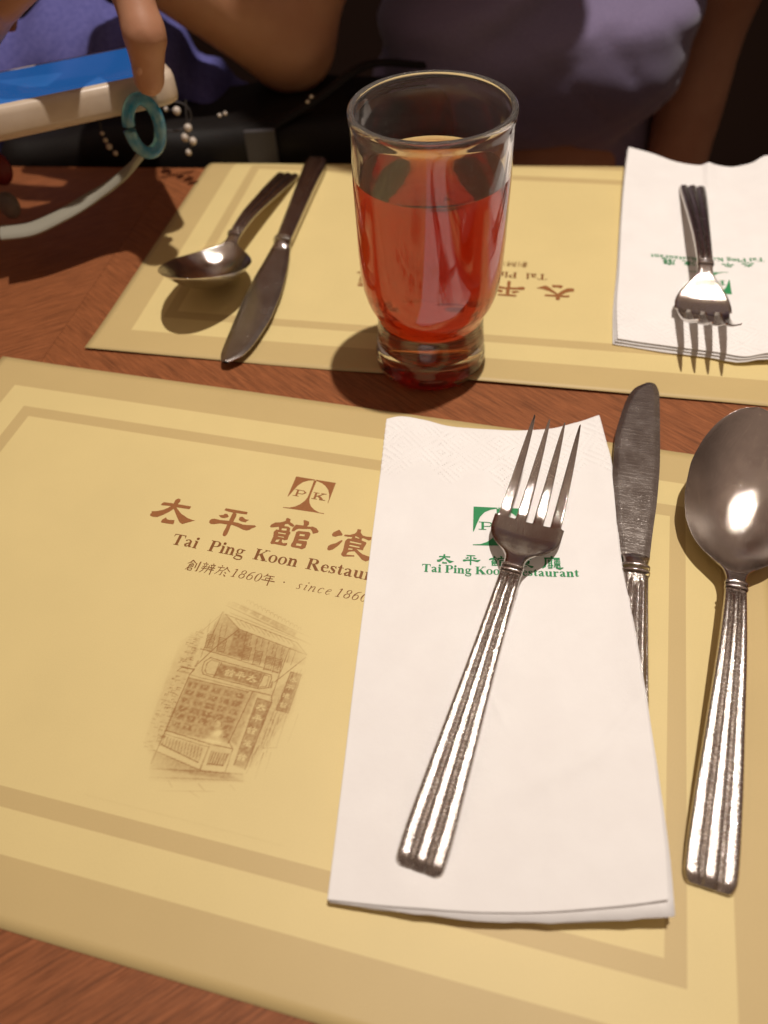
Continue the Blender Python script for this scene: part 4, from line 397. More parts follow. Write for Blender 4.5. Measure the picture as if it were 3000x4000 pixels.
def letter(ch):
    st = lambda x, y0, y1, wd=.15: [(x, y0, wd), (x, y1, wd)]
    A = {
     'T': (.667, [st(.333, 0, .66), [(.03, .64, .04), (.637, .64, .04)], [(.04, .66, .02), (.05, .6, .05), (.035, .48, .02)], [(.627, .66, .02), (.617, .6, .05), (.632, .48, .02)], [(.05, .61, .06), (.14, .635, .02)], [(.617, .61, .06), (.53, .635, .02)], ser(.19, .475, .016)]),
     'P': (.611, [st(.17, 0, .66), ser(.02, .32, .016), ser(.02, .36, .643), [(.24, .643, .035)] + el(.33, .485, .18, .16, 88, -88, .14, .035) + [(.24, .325, .035)]]),
     'K': (.778, [st(.17, 0, .66), ser(.02, .32, .016), ser(.02, .32, .643), [(.23, .26, .04), (.6, .64, .045)], [(.33, .40, .15), (.62, .02, .17)], ser(.49, .76, .643), ser(.45, .78, .016)]),
     'R': (.722, [st(.17, 0, .66), ser(.02, .32, .016), ser(.02, .36, .643), [(.24, .643, .035)] + el(.33, .50, .18, .145, 88, -88, .14, .035) + [(.24, .355, .035)], [(.34, .35, .14), (.60, .02, .16)], ser(.52, .72, .016)]),
     'o': (.5, [el(.25, .225, .165, .215, 0, 360, .125, .04, 28)]),
     'n': (.556, [st(.14, 0, .44, .135), [(.02, .43, .04), (.15, .45, .04)], [(.19, .36, .05), (.27, .425, .07), (.36, .41, .11), (.405, .33, .135), (.41, 0, .135)], ser(.02, .26, .014), ser(.29, .53, .014)]),
     'u': (.556, [[(.135, .44, .135), (.135, .13, .135), (.18, .055, .1), (.25, .035, .07), (.34, .09, .05)], st(.41, .02, .445, .135), ser(.02, .15, .438), ser(.3, .42, .438), ser(.4, .54, .016)]),
     'i': (.278, [st(.145, 0, .44, .135), [(.02, .43, .04), (.15, .45, .04)], ser(.02, .27, .014), el(.14, .6, .04, .04, 0, 360, .085, .085, 12)]),
     'g': (.5, [el(.22, .315, .125, .135, 0, 360, .105, .035, 24), [(.3, .43, .05), (.47, .405, .055)], [(.15, .2, .05), (.09, .13, .07), (.13, .055, .1), (.3, .045, .11), (.42, .0, .1), (.44, -.08, .07)], el(.24, -.11, .19, .075, 15, -195, .055, .06, 18), [(.06, -.09, .05), (.12, .02, .05)]]),
     'a': (.5, [[(.09, .35, .09), (.1, .385, .09)], [(.07, .38, .05), (.16, .44, .045), (.27, .43, .07), (.335, .37, .115), (.34, .08, .13), (.37, .035, .08), (.48, .055, .03)], [(.33, .285, .04), (.2, .22, .07), (.11, .13, .115), (.15, .05, .1), (.23, .045, .06), (.33, .11, .04)]]),
     'e': (.444, [[(.08, .265, .035), (.4, .265, .035)], [(.385, .25, .02), (.375, .33, .1), (.31, .42, .06), (.22, .44, .04), (.13, .36, .1), (.1, .23, .13), (.14, .1, .12), (.24, .035, .075), (.33, .05, .05), (.42, .13, .025)]]),
     's': (.389, [[(.33, .34, .03), (.29, .41, .05), (.19, .435, .05), (.1, .385, .09), (.11, .31, .11), (.2, .245, .13), (.29, .175, .12), (.3, .09, .09), (.2, .03, .05), (.1, .05, .05), (.045, .15, .03)], [(.325, .45, .03), (.34, .31, .03)], [(.04, .14, .03), (.04, .0, .03)]]),
     't': (.333, [[(.17, .6, .04), (.16, .5, .12), (.16, .12, .135), (.19, .045, .09), (.25, .04, .05), (.32, .11, .03)], [(.02, .43, .045), (.31, .43, .045)]]),
     'r': (.444, [st(.145, 0, .44, .135), [(.02, .43, .04), (.15, .45, .04)], ser(.02, .28, .014), [(.19, .33, .05), (.27, .41, .06), (.35, .4, .1), (.4, .37, .08)]]),
    }
    return A[ch]
def thin(ch):
    A = {
     '1': (.5, [[(.26, .64, .075), (.26, .02, .085)], [(.12, .56, .03), (.26, .65, .04)], [(.12, .014, .03), (.4, .014, .03)]]),
     '8': (.5, [el(.25, .49, .135, .145, 0, 360, .07, .035, 24), el(.25, .175, .165, .165, 0, 360, .075, .035, 24)]),
     '6': (.5, [el(.25, .2, .165, .19, 0, 360, .075, .035, 24), [(.085, .2, .075), (.11, .4, .07), (.22, .58, .05), (.42, .66, .03)]]),
     '0': (.5, [el(.25, .32, .17, .315, 0, 360, .085, .03, 28)]),
     's': (.389, [[(.3, .34, .02), (.27, .41, .03), (.19, .43, .035), (.12, .37, .05), (.14, .3, .06), (.23, .2, .07), (.27, .11, .06), (.2, .03, .035), (.1, .03, .03), (.05, .12, .02)]]),
     'i': (.278, [[(.13, .42, .06), (.13, .06, .06), (.2, .02, .03), (.26, .09, .02)], [(.04, .36, .02), (.13, .43, .03)], el(.14, .61, .02, .02, 0, 360, .05, .05, 10)]),
     'n': (.5, [[(.1, .43, .06), (.1, 0, .06)], [(.03, .38, .02), (.1, .44, .03)], [(.12, .25, .03), (.24, .4, .04), (.34, .41, .055), (.37, .3, .06), (.36, .06, .06), (.4, .02, .04), (.47, .09, .02)]]),
     'c': (.444, [[(.36, .35, .055), (.34, .41, .035), (.25, .435, .03), (.14, .36, .055), (.09, .2, .065), (.14, .06, .05), (.24, .02, .035), (.38, .1, .02)]]),
     'e': (.444, [[(.1, .2, .025), (.25, .25, .03), (.35, .34, .045), (.32, .42, .035), (.24, .43, .03), (.14, .35, .05), (.09, .19, .065), (.14, .05, .05), (.24, .02, .035), (.38, .11, .02)]]),
    }
    return A[ch]
def text(ink, s, x, y, em, font=letter, track=0.0, space=.25, shear=0.0, boldx=1.0):
    for ch in s:
        if ch == ' ': x += space*em; continue
        wd, sts = font(ch)
        for i, q in enumerate(sts):
            ink.stroke([(x + (a + shear*b)*em, y + b*em, wv*em*boldx) for a, b, wv in q], i)
        x += (wd + track)*em
    return x
KAI = {   # small brush-written characters, strokes in a unit box (x, y up, width)
 'chuang': [[(.33, .98, .1), (.2, .78, .07), (.0, .6, .03)], [(.33, .95, .06), (.5, .82, .08), (.62, .72, .03)], [(.22, .7, .05), (.45, .7, .06)], [(.18, .58, .06), (.5, .6, .06), (.47, .38, .07)], [(.2, .58, .07), (.17, .3, .06), (.02, .05, .03)], [(.2, .48, .04), (.46, .48, .04)], [(.2, .38, .04), (.46, .38, .04)], [(.2, .26, .07), (.2, .04, .07)], [(.2, .24, .05), (.5, .26, .06), (.46, .05, .07)], [(.2, .05, .05), (.46, .05, .05)], [(.68, .75, .07), (.68, .3, .06)], [(.92, .95, .08), (.9, .1, .08), (.8, .06, .04)]],
 'ban': [[(.2, .97, .07), (.25, .88, .06)], [(.03, .82, .05), (.42, .84, .05)], [(.13, .78, .05), (.16, .66, .05)], [(.33, .78, .05), (.28, .66, .05)], [(.05, .58, .05), (.42, .6, .05)], [(.02, .42, .05), (.44, .44, .05)], [(.22, .6, .07), (.2, .3, .06), (.0, .02, .03)], [(.52, .75, .06), (.5, .35, .06), (.38, .05, .03)], [(.5, .55, .05), (.58, .42, .04)], [(.76, .97, .07), (.8, .88, .06)], [(.6, .8, .05), (.97, .84, .05)], [(.68, .76, .05), (.72, .64, .05)], [(.9, .76, .05), (.84, .64, .05)], [(.58, .57, .05), (1.0, .6, .05)], [(.6, .4, .05), (.98, .42, .05)], [(.8, .58, .07), (.8, -.02, .06)]],
 'yu': [[(.28, .98, .08), (.33, .86, .06)], [(.02, .75, .06), (.52, .78, .06)], [(.27, .75, .06), (.2, .4, .06), (.0, .1, .03)], [(.24, .5, .05), (.46, .5, .06), (.42, .12, .07), (.33, .1, .04)], [(.7, .9, .08), (.6, .65, .06), (.45, .5, .03)], [(.68, .85, .05), (.82, .65, .07), (1.0, .5, .04)], [(.64, .42, .05), (.76, .32, .08)], [(.64, .2, .05), (.78, .05, .1)]],
 'nian': [[(.32, .98, .08), (.22, .78, .06), (.06, .64, .03)], [(.26, .8, .06), (.85, .82, .06)], [(.28, .6, .06), (.8, .6, .06)], [(.28, .6, .07), (.28, .4, .06)], [(.0, .38, .06), (1.0, .4, .07)], [(.56, .8, .08), (.56, -.05, .08)]],
 'ting': [[(.44, .99, .12), (.56, .97, .12)], [(.08, .87, .1), (.92, .87, .1)], [(.16, .9, .1), (.15, .45, .1), (.1, .22, .12), (-.03, .08, .06)], [(.27, .73, .06), (.53, .73, .06)], [(.33, .73, .07), (.33, .22, .07)], [(.47, .73, .07), (.47, .16, .07)], [(.33, .58, .05), (.47, .58, .05)], [(.33, .44, .05), (.47, .44, .05)], [(.25, .25, .07), (.55, .3, .05)], [(.27, .1, .09), (.5, .12, .08)], [(.6, .74, .06), (.93, .74, .06)], [(.76, .82, .07), (.76, .6, .07)], [(.62, .6, .06), (.92, .6, .06), (.9, .42, .06)], [(.63, .6, .06), (.63, .42, .06)], [(.63, .43, .05), (.9, .43, .05)], [(.72, .58, .05), (.72, .43, .05)], [(.82, .58, .05), (.82, .43, .05)], [(.6, .33, .06), (.93, .33, .06)], [(.62, .25, .06), (.58, .14, .06)], [(.68, .24, .07), (.74, .1, .1), (.9, .05, .13), (1.08, .13, .03)], [(.76, .26, .06), (.8, .18, .06)], [(.88, .26, .06), (.92, .18, .06)]],
}
def kai(ink, k, x, y, wd, ht, bold=1.0):
    for i, q in enumerate(KAI[k]): ink.stroke([(x + a*wd, y + b*ht, wv*min(wd, ht)*bold) for a, b, wv in q], i)
def pk(ink, tf, k):
    """the two small serif letters inside the emblem; unit: emblem width 1, origin at its top left"""
    P_ = [[(.19, -.40, .05), (.19, -.58, .05)], [(.11, -.395, .016), (.25, -.395, .016)], [(.11, -.585, .016), (.26, -.585, .016)], [(.2, -.395, .016), (.33, -.40, .02), (.385, -.45, .055), (.33, -.5, .02), (.2, -.505, .016)]]
    K_ = [[(.64, -.40, .05), (.64, -.58, .05)], [(.57, -.395, .016), (.71, -.395, .016)], [(.57, -.585, .016), (.71, -.585, .016)], [(.66, -.51, .02), (.83, -.40, .022)], [(.71, -.47, .05), (.83, -.58, .055)], [(.76, -.395, .016), (.89, -.395, .016)], [(.76, -.585, .016), (.91, -.585, .016)]]
    for i, q in enumerate(P_ + K_): ink.stroke([(*tf((a, b)), wv*k) for a, b, wv in q], i)

LOGO0 = (18.08, 19.23); LOGOW = 1.86
def mat_print():
    a, b = Ink(), Ink()
    lg = Ink()
    lg.polys(GLY['logo'])
    pk(lg, lambda p: (LOGO0[0] + p[0]*LOGOW, LOGO0[1] + p[1]*LOGOW), LOGOW)
    for k in ('tai', 'ping', 'guan', 'can'): a.polys(GLY[k])
    kai(a, 'ting', 23.0, 15.35, 1.75, 1.6)
    text(b, 'Tai', 14.05, 14.51, .83); text(b, 'Ping', 15.72, 14.51, .83); text(b, 'Koon', 17.72, 14.51, .83); text(b, 'Restaurant', 20.0, 14.51, .83)
    c = Ink()
    kai(c, 'chuang', 15.2, 13.4, .56, .55, 1.1); kai(c, 'ban', 15.83, 13.4, .58, .56, 1.1); kai(c, 'yu', 16.48, 13.42, .6, .54, 1.1)
    text(c, '1860', 17.1, 13.5, .62, thin, .04, shear=.2); kai(c, 'nian', 18.46, 13.42, .56, .54, 1.1)
    c.stroke(el(19.4, 13.7, .012, .012, 0, 360, .045, .045, 10)); text(c, 'since', 19.9, 13.5, .62, thin, .075, shear=.3); text(c, '1860', 21.5, 13.5, .62, thin, .05, shear=.3)
    return lg, a, b, c
def ink_obj(name, ink, surf, mt, parent, base, tf=lambda p: p, gap=.006):
    v = []
    for p, l in zip(ink.v, ink.lv):
        x, y = tf(p); v.append((x, y, surf(x, y) + gap + l*.0012))
    return mesh(name, v, ink.f, mt, parent, smooth=False, base=base)

# ------------------------------------------------------------------ setting: floor, bench, table
bf = lambda x0, x1, y0, y1, z0, z1: ([(x0, y0, z0), (x1, y0, z0), (x1, y1, z0), (x0, y1, z0), (x0, y0, z1), (x1, y0, z1), (x1, y1, z1), (x0, y1, z1)], [(3, 2, 1, 0), (4, 5, 6, 7), (0, 1, 5, 4), (1, 2, 6, 5), (2, 3, 7, 6), (3, 0, 4, 7)])
def bevel(o, wd, seg=3):
    b = o.modifiers.new('bevel', 'BEVEL'); b.width = wd*S; b.segments = seg; b.limit_method = 'ANGLE'; return o
props(mesh('floor', [(-250, -200, -76), (250, -200, -76), (250, 300, -76), (-250, 300, -76)], [(0, 1, 2, 3)], M_FLOOR, smooth=False), kind='structure')
bench = thing('booth_bench', 'dark brown upholstered bench in shadow behind the seated person', 'bench', (5, 85, -76))
bevel(mesh('seat', *bf(-90, 100, 62, 108, -44, -32), M_BENCH, bench, base=(5, 85, -76)), 3)
bevel(mesh('bench_base', *bf(-88, 98, 66, 106, -76, -44.3), M_BENCH, bench, base=(5, 85, -76)), .5)
bevel(mesh('backrest', *bf(-90, 100, 108.3, 120, -40, 45), M_BENCH, bench, base=(5, 85, -76)), 3)

TB = (0, 20, -76)
edge_y = lambda x: 52.65 - .153*(x + 11.3)
table = thing('dining_table', 'reddish brown wooden dining table with mitred diagonal veneer', 'table', TB)
X0, X1, Y0 = -62.0, 58.0, -22.0
slab = [(X0, Y0), (X1, Y0), (X1, edge_y(X1)), (X0, edge_y(X0))]
sv = [(*p, -3.6) for p in slab] + [(*p, -.25) for p in slab]
bevel(mesh('table_core', sv, [(3, 2, 1, 0), (4, 5, 6, 7), (0, 1, 5, 4), (1, 2, 6, 5), (2, 3, 7, 6), (3, 0, 4, 7)], M_EDGE, table, smooth=False, base=TB), .15, 2)
bevel(mesh('pedestal', *bf(-6, 6, 12, 24, -74, -3.7), M_EDGE, table, smooth=False, base=TB), .4)
bevel(mesh('foot_plate', *bf(-28, 28, -8, 44, -76, -74.1), M_EDGE, table, smooth=False, base=TB), .4)
# four veneer panels meeting on two crossing joints
jd = np.array([math.cos(math.radians(78.1)), math.sin(math.radians(78.1))]); jp = np.array([-15.67, 41.16])
kd = np.array([jd[1], -jd[0]]); cx = jp - jd*19.0
def xj(y): return jp[0] + (y - jp[1])*jd[0]/jd[1]
def yk(x): return cx[1] + (x - cx[0])*kd[1]/kd[0]
C_ = (cx[0], cx[1]); Jt = None
yt = 53.6
for _ in range(20): yt = edge_y(xj(yt))
Jt = (xj(yt), yt); Jb = (xj(Y0), Y0); Kl = (X0, yk(X0)); Kr = (X1, yk(X1))
panels = [([C_, Kr, (X1, edge_y(X1)), Jt], -47), ([C_, Jt, (X0, edge_y(X0)), Kl], 24), ([C_, Kl, (X0, Y0), Jb], -47), ([C_, Jb, (X1, Y0), Kr], 28)]
for k, (pl, ga) in enumerate(panels):
    q = np.asarray(pl, float); c0 = q.mean(0)
    q = q + (c0 - q)/np.linalg.norm(c0 - q, axis=1)[:, None]*.012
    v = [(*p, 0.0) for p in q] + [(*p, -.22) for p in q]
    n = len(q); f = [tuple(range(n)), tuple(range(2*n - 1, n - 1, -1))] + [((i + 1) % n, i, n + i, n + (i + 1) % n) for i in range(n)]
    a = math.radians(ga); R = np.array([[math.cos(a), math.sin(a)], [-math.sin(a), math.cos(a)]])
    uv = (np.concatenate([q, q]) @ R.T)/10 + k*3.7
    mesh('veneer_panel', v, f, M_WOOD, table, smooth=False, uv=uv, base=TB)
# a few crumbs of light specks of dirt are left out: the table is clean

# ------------------------------------------------------------------ placemats
def placemat(label, ox, oy, th, lift, bend):
    t = thing('placemat', label, 'placemat', (ox, oy, 0), (0, 0, th), 'printed paper placemats')
    nu, nv = 96, 62
    U_, V_ = np.meshgrid(np.linspace(0, MW, nu + 1), np.linspace(0, MH, nv + 1))
    def zf(u, v): return lift(u, v)
    c, s = math.cos(th), math.sin(th)
    vs, uv = [], []
    for u, v in zip(U_.ravel(), V_.ravel()):
        z = float(zf(u, v)); u2, v2 = bend(u, v)[:2]; z += bend(u, v)[2]
        vs.append((u2, v2, z)); uv.append((u/100, v/100))
    f = [(j*(nu+1)+i, j*(nu+1)+i+1, (j+1)*(nu+1)+i+1, (j+1)*(nu+1)+i) for j in range(nv) for i in range(nu)]
    o = mesh('sheet', vs, f, M_PAPER, t, uv=uv)
    sd = o.modifiers.new('thickness', 'SOLIDIFY'); sd.thickness = .018*S; sd.offset = -1
    return t, zf
def lift_near(u, v):
    e = max(0, 1 - (MH - v)/2.5)
    return .035 + .05*e*e*(.5 + vnoise(u, 0.0, 4, .22)) + .02*max(0, 1 - u/2)
near_mat, zn = placemat('near placemat with the whole lettering and sepia shopfront drawing facing the viewer', -26.70113, 9.61472, -.29382838, lift_near, lambda u, v: (u, v, 0))
def lift_far(u, v):      # this sheet's near edge is its v = 0 side: lifted a little in waves
    e = max(0, 1 - v/3.5)
    return .04 + .20*e*e*max(0, vnoise(u, 0.0, 9, .16) + .15) + .03*(vnoise(u, v, 5, .12) + .5)
FA = (-15.36145933, 32.94910384, -.22417228)
# printed upside down for the viewer; overhangs the table's far edge and sags there
def bend_far(u, v):
    c, s = math.cos(FA[2]), math.sin(FA[2])
    x, y = FA[0] + c*u - s*v, FA[1] + s*u + c*v
    q = y - edge_y(x) + .2
    if q <= 0: return (u, v, 0)
    dz = -.125*q*q; pull = .02*q*q*q
    return (u, v - min(pull, .8), dz)
far_mat, zfar0 = placemat('far placemat printed upside down to the viewer under the tumbler', *FA, lift_far, bend_far)
LG, CJ, LT, SM = mat_print()
for t, zf, flip in ((near_mat, zn, False), (far_mat, zfar0, True)):
    tf = (lambda p: (MW - p[0], MH - p[1])) if flip else (lambda p: p)
    sf = lambda x, y: float(zf(x, y)) + (.012 if flip else 0)
    ink_obj('printed_emblem', LG, sf, M_INK, t, (0, 0, 0), tf)
    ink_obj('printed_characters', CJ, sf, M_INK, t, (0, 0, 0), tf)
    ink_obj('printed_name', LT, sf, M_INKD, t, (0, 0, 0), tf)
    ink_obj('printed_small_line', SM, sf, M_INKD, t, (0, 0, 0), tf)

def drawing(t, zf, flip):
    u0, u1, v0, v1, h = 15.6, 22.6, 4.2, 13.15, .03
    nu, nv = int((u1 - u0)/h), int((v1 - v0)/h)
    U_, V_ = np.meshgrid(np.linspace(u0, u1, nu + 1), np.linspace(v0, v1, nv + 1))
    ink = np.zeros(U_.shape)
    def inside(poly, soft):
        P = np.asarray(poly, float); c = np.zeros(U_.shape, bool); dist = np.full(U_.shape, 9.0)
        for (x0, y0), (x1, y1) in zip(P, np.roll(P, -1, 0)):
            cr = ((y0 > V_) != (y1 > V_)) & (U_ < (x1 - x0)*(V_ - y0)/(y1 - y0 + 1e-12) + x0); c ^= cr
            dx, dy = x1 - x0, y1 - y0; tt = np.clip(((U_ - x0)*dx + (V_ - y0)*dy)/(dx*dx + dy*dy + 1e-9), 0, 1)
            dist = np.minimum(dist, np.hypot(U_ - x0 - tt*dx, V_ - y0 - tt*dy))
        return np.clip(.5 + np.where(c, dist, -dist)/soft, 0, 1)
    # soft oval halo behind the house
    hx, hy = (U_ - 18.9), (V_ - 8.75)
    r = np.hypot(hx/2.9, hy/4.0)
    vig = np.clip((1.12 - r)/.42, 0, 1); vig = vig*vig*(3 - 2*vig)
    ink += .20*np.clip((1.0 - r)/.6, 0, 1)
    for pl, dk in D['shade']:
        ink = np.maximum(ink, 0) + dk/100*.62*inside([(x/200, y/200) for x, y in pl], .09)
    for x0, y0, x1, y1, wd, dk in D['line']:
        x0, y0, x1, y1 = x0/200, y0/200, x1/200, y1/200; ww = wd/10*.0052
        i0 = max(0, int((min(x0, x1) - u0 - .2)/h)); i1 = min(nu + 1, int((max(x0, x1) - u0 + .2)/h) + 2)
        j0 = max(0, int((min(y0, y1) - v0 - .2)/h)); j1 = min(nv + 1, int((max(y0, y1) - v0 + .2)/h) + 2)
        if i1 <= i0 or j1 <= j0: continue
        a, b = U_[j0:j1, i0:i1], V_[j0:j1, i0:i1]; dx, dy = x1 - x0, y1 - y0
        tt = np.clip(((a - x0)*dx + (b - y0)*dy)/(dx*dx + dy*dy + 1e-9), 0, 1); d_ = np.hypot(a - x0 - tt*dx, b - y0 - tt*dy)
        ink[j0:j1, i0:i1] += dk/100*(.75 if dk > 0 else .4)*np.clip(1.2 - d_/max(ww, .02), 0, 1)
    for k, cxx, cyy, ht in D['sign']:
        L = [np.asarray(lp) for lp in GLY[k]]; al = np.concatenate(L); mn, mx = al.min(0), al.max(0); s_ = ht*.0052*1.25/(mx[1] - mn[1])
        m_ = np.zeros(U_.shape)
        a = math.radians(-2)
        for lp in L:
            q = (lp - (mn + mx)/2)*s_; m_ = np.abs(m_ - inside(q + (cxx/200, cyy/200), .035))
        ink -= .5*m_
    ink *= (.75 + .5*(vnoise(U_, V_, 21, 14) + .5)*(.6 + .8*(vnoise(U_, V_, 22, 3) + .5)))
    ink = np.clip(ink*1.45, 0, 1.0)*vig
    A_, B_ = np.asarray(FIELD), np.asarray((.30, .135, .03))
    colr = A_*(1 - ink[..., None]*.9) + B_*ink[..., None]*.9
    v = []
    for u_, v_ in zip(U_.ravel(), V_.ravel()):
        x, y = (MW - u_, MH - v_) if flip else (u_, v_)
        v.append((x, y, float(zf(x, y)) + .005 + (.012 if flip else 0)))
    f = [(j*(nu+1)+i, j*(nu+1)+i+1, (j+1)*(nu+1)+i+1, (j+1)*(nu+1)+i) for j in range(nv) for i in range(nu)]
    o = mesh('printed_drawing', v, f, M_SKETCH, t)
    ca = o.data.color_attributes.new('Col', 'FLOAT_COLOR', 'POINT')
    ca.data.foreach_set('color', np.concatenate([colr.reshape(-1, 3), np.ones((colr.size//3, 1))], 1).ravel())
drawing(near_mat, zn, False)
M_STAIN = mat('grease_spot_on_paper', (.50, .38, .175), .4, spec=.4)
_n = N(M_STAIN); _n.link(_n.ramp(_n.noise(_n.coord(), 300, 3), [(.3, (.475, .36, .16)), (.7, (.53, .405, .185))]), _n.p.inputs['Base Color'])
def stain(t, zf, u, v, r, seed):
    q = np.random.default_rng(seed); a = np.linspace(0, 2*math.pi, 33)[:-1]; rr = r*(1 + .08*np.sin(3*a + q.random()*6) + .05*np.sin(5*a))
    V = [(u + k*math.cos(b), v + .9*k*math.sin(b), zf(u, v) + .02) for k, b in zip(rr, a)]
    mesh('grease_stain', V, [tuple(range(32))], M_STAIN, t, smooth=False)
stain(far_mat, zfar0, 35.9, .75, .52, 2)
# (the far sheet's drawing lies wholly behind the tumbler)

# ------------------------------------------------------------------ paper napkins
def curve3(pts, n):
    P = np.asarray(pts, float)/100; d_ = np.r_[0, np.cumsum(np.linalg.norm(np.diff(P, axis=0), axis=1))]; d_ /= d_[-1]
    t = np.linspace(0, 1, n); return np.stack([spl(d_, P[:, i], t) for i in range(3)], 1)
def coons(Lc, Rc, Tc, Bc, ns, nt):
    """Lc, Rc run top to bottom, Tc, Bc run left to right"""
    L_, R_ = curve3(Lc, nt), curve3(Rc, nt); T_, B_ = curve3(Tc, ns), curve3(Bc, ns)
    s = np.linspace(0, 1, ns)[None, :, None]; t = np.linspace(0, 1, nt)[:, None, None]
    P = (1-s)*L_[:, None] + s*R_[:, None] + (1-t)*T_[None] + t*B_[None]
    P -= (1-s)*(1-t)*T_[0] + s*(1-t)*T_[-1] + (1-s)*t*B_[0] + s*t*B_[-1]
    return P
def gridfaces(ns, nt): return [(j*ns+i, (j+1)*ns+i, (j+1)*ns+i+1, j*ns+i+1) for j in range(nt-1) for i in range(ns-1)]
def emboss(x, y):
    """rows of raised dots set in nested diamonds; x, y in cm"""
    p = .125; a = (x + y)/p/1.414; b = (x - y)/p/1.414
    ia, ib = np.round(a), np.round(b)
    cell = np.maximum(np.abs((ia % 10) - 5), np.abs((ib % 10) - 5))
    on = (cell % 2 == 1) | (cell == 5)
    r = np.hypot(a - ia, b - ib)
    return np.where(on, np.clip(1 - r/.46, 0, 1), 0)
def napkin(label, C, base, band_top, wrink, nlay, seed, under):
    t = thing('paper_napkin', label, 'napkin', base, group='folded paper napkins')
    ns, nt = 231, 431
    P = coons(C['L'], C['R'], C['T'], C['B'], ns, nt)
    s = np.linspace(0, 1, ns)[None, :]; tt = np.linspace(0, 1, nt)[:, None]
    wx, wy = s*10.0 + 0*tt, tt*20.5 + 0*s
    P[..., 2] += wrink(s, tt)
    flat = P.copy()
    band = np.clip((3.1 - (wy if band_top else 20.5 - wy) + .5*np.sin(wx*2.6))/.12, 0, 1)
    P[..., 2] += .07*emboss(wx, wy)*band*np.clip((wy if band_top else 20.5 - wy)/.15 - .6, 0, 1)
    V = P.reshape(-1, 3); F = gridfaces(ns, nt)
    # the folded side and the free edges turn down a little
    o = mesh('top_ply', V, F, M_TISSUE, t, base=base)
    sd = o.modifiers.new('thickness', 'SOLIDIFY'); sd.thickness = .03*S; sd.offset = -1
    for k in range(1, nlay + 1):
        f2 = flat[::10, ::10].copy(); a, b = f2.shape[:2]
        s2 = np.linspace(0, 1, b)[None, :]; t2 = np.linspace(0, 1, a)[:, None]
        dz, off = under(k, s2, t2)
        f2[..., 2] = np.maximum(f2[..., 2] - dz, .06 + .03*(nlay - k))
        f2[..., 0] += off[0]; f2[..., 1] += off[1]
        r_ = np.random.default_rng(seed + k)
        jag = r_.normal(0, .035, b).cumsum()*.5; jag -= np.linspace(jag[0], jag[-1], b)
        f2[-1, :, 1] += jag; f2[-2, :, 1] += jag*.3
        o = mesh('under_ply', f2.reshape(-1, 3), gridfaces(b, a), M_TISSUE, t, base=base)
        sd = o.modifiers.new('thickness', 'SOLIDIFY'); sd.thickness = .035*S; sd.offset = -1
    bvh = BVHTree.FromPolygons([Vector(q) for q in flat[::6, ::6].reshape(-1, 3)], gridfaces(len(flat[0, ::6]), len(flat[::6, 0])))
    def surf(x, y):
        h = bvh.ray_cast(Vector((x, y, 20)), Vector((0, 0, -1)))[0]
        return h.z if h else .5
    return t, surf
def wr_near(s, t):
    z = .20*vnoise(s*10 + 0*t, t*20 + 0*s, 31, .3)*np.clip((1 - s)*6, 0, 1) + .03*vnoise(s*10, t*20, 32, 1.2)
    z += .05*np.exp(-((s - .985 + .05*np.sin(t*14))/.03)**2)*np.sin(t*9 + 1)*.5
    z += -.05*np.exp(-((s - .97)/.05)**2)*np.exp(-((t - .30)/.018)**2)*1.3
    z += .06*np.exp(-(((s - .93) + (t - .72)*2.0)/.035)**2)*np.exp(-((t - .72)/.05)**2)
    z += .03*np.exp(-(((s - .50) - (t - .68)*.8)/.015)**2)*np.exp(-((t - .69)/.03)**2)
    for a_, b_, c_, w_, h_ in ((.9, .42, .52, .012, .05), (-.7, .9, .78, .014, .045), (.35, .95, .88, .018, .05), (1.0, .15, .86, .012, .06)):
        z += 1.5*h_*np.exp(-((a_*s*.5 + b_*t - c_)/w_)**2)*np.clip(s*1.6 - .35, 0, 1)*np.clip(1.6*np.sin(3.1*t + 6*s + c_*9), 0, 1)
    z += .03*np.sin((s*6 - t*3)*3.1)*np.clip((t - .72)*4, 0, 1)*np.clip((s-.2)*2, 0, 1)*.6
    return z
NB = (2.2, 15.0, 0)
def under_near(k, s, t):
    return .06*k + .08*k*np.clip((t - .6)/.4, 0, 1)*s**2, (.03*k + .05*k*s**3*t**3, -.03*k*t**4 - (.38 - .10*(k - 1))*s*t**6)
nap_near, snap = napkin('near white napkin with green lettering pinned under the fork in front', D['nap'], NB, True, wr_near, 2, 50, under_near)
FB = (19.5, 38.0, 0)
def wr_far(s, t):
    return .05*vnoise(s*10 + 0*t, t*20 + 0*s, 41, .3) + .02*vnoise(s*10, t*20, 42, 1.0) + .12*np.exp(-((s - .42 - .1*t)/.025)**2)*np.exp(-(t/.2)**2)
def under_far(k, s, t):
    return .11*k + .0*s*t, (-.10*k*t**3 - .02*k, -.07*k*t**4)
nap_far, sfar = napkin('far white napkin with upside down green lettering under the far fork', D['fnap'], FB, False, wr_far, 2, 70, under_far)
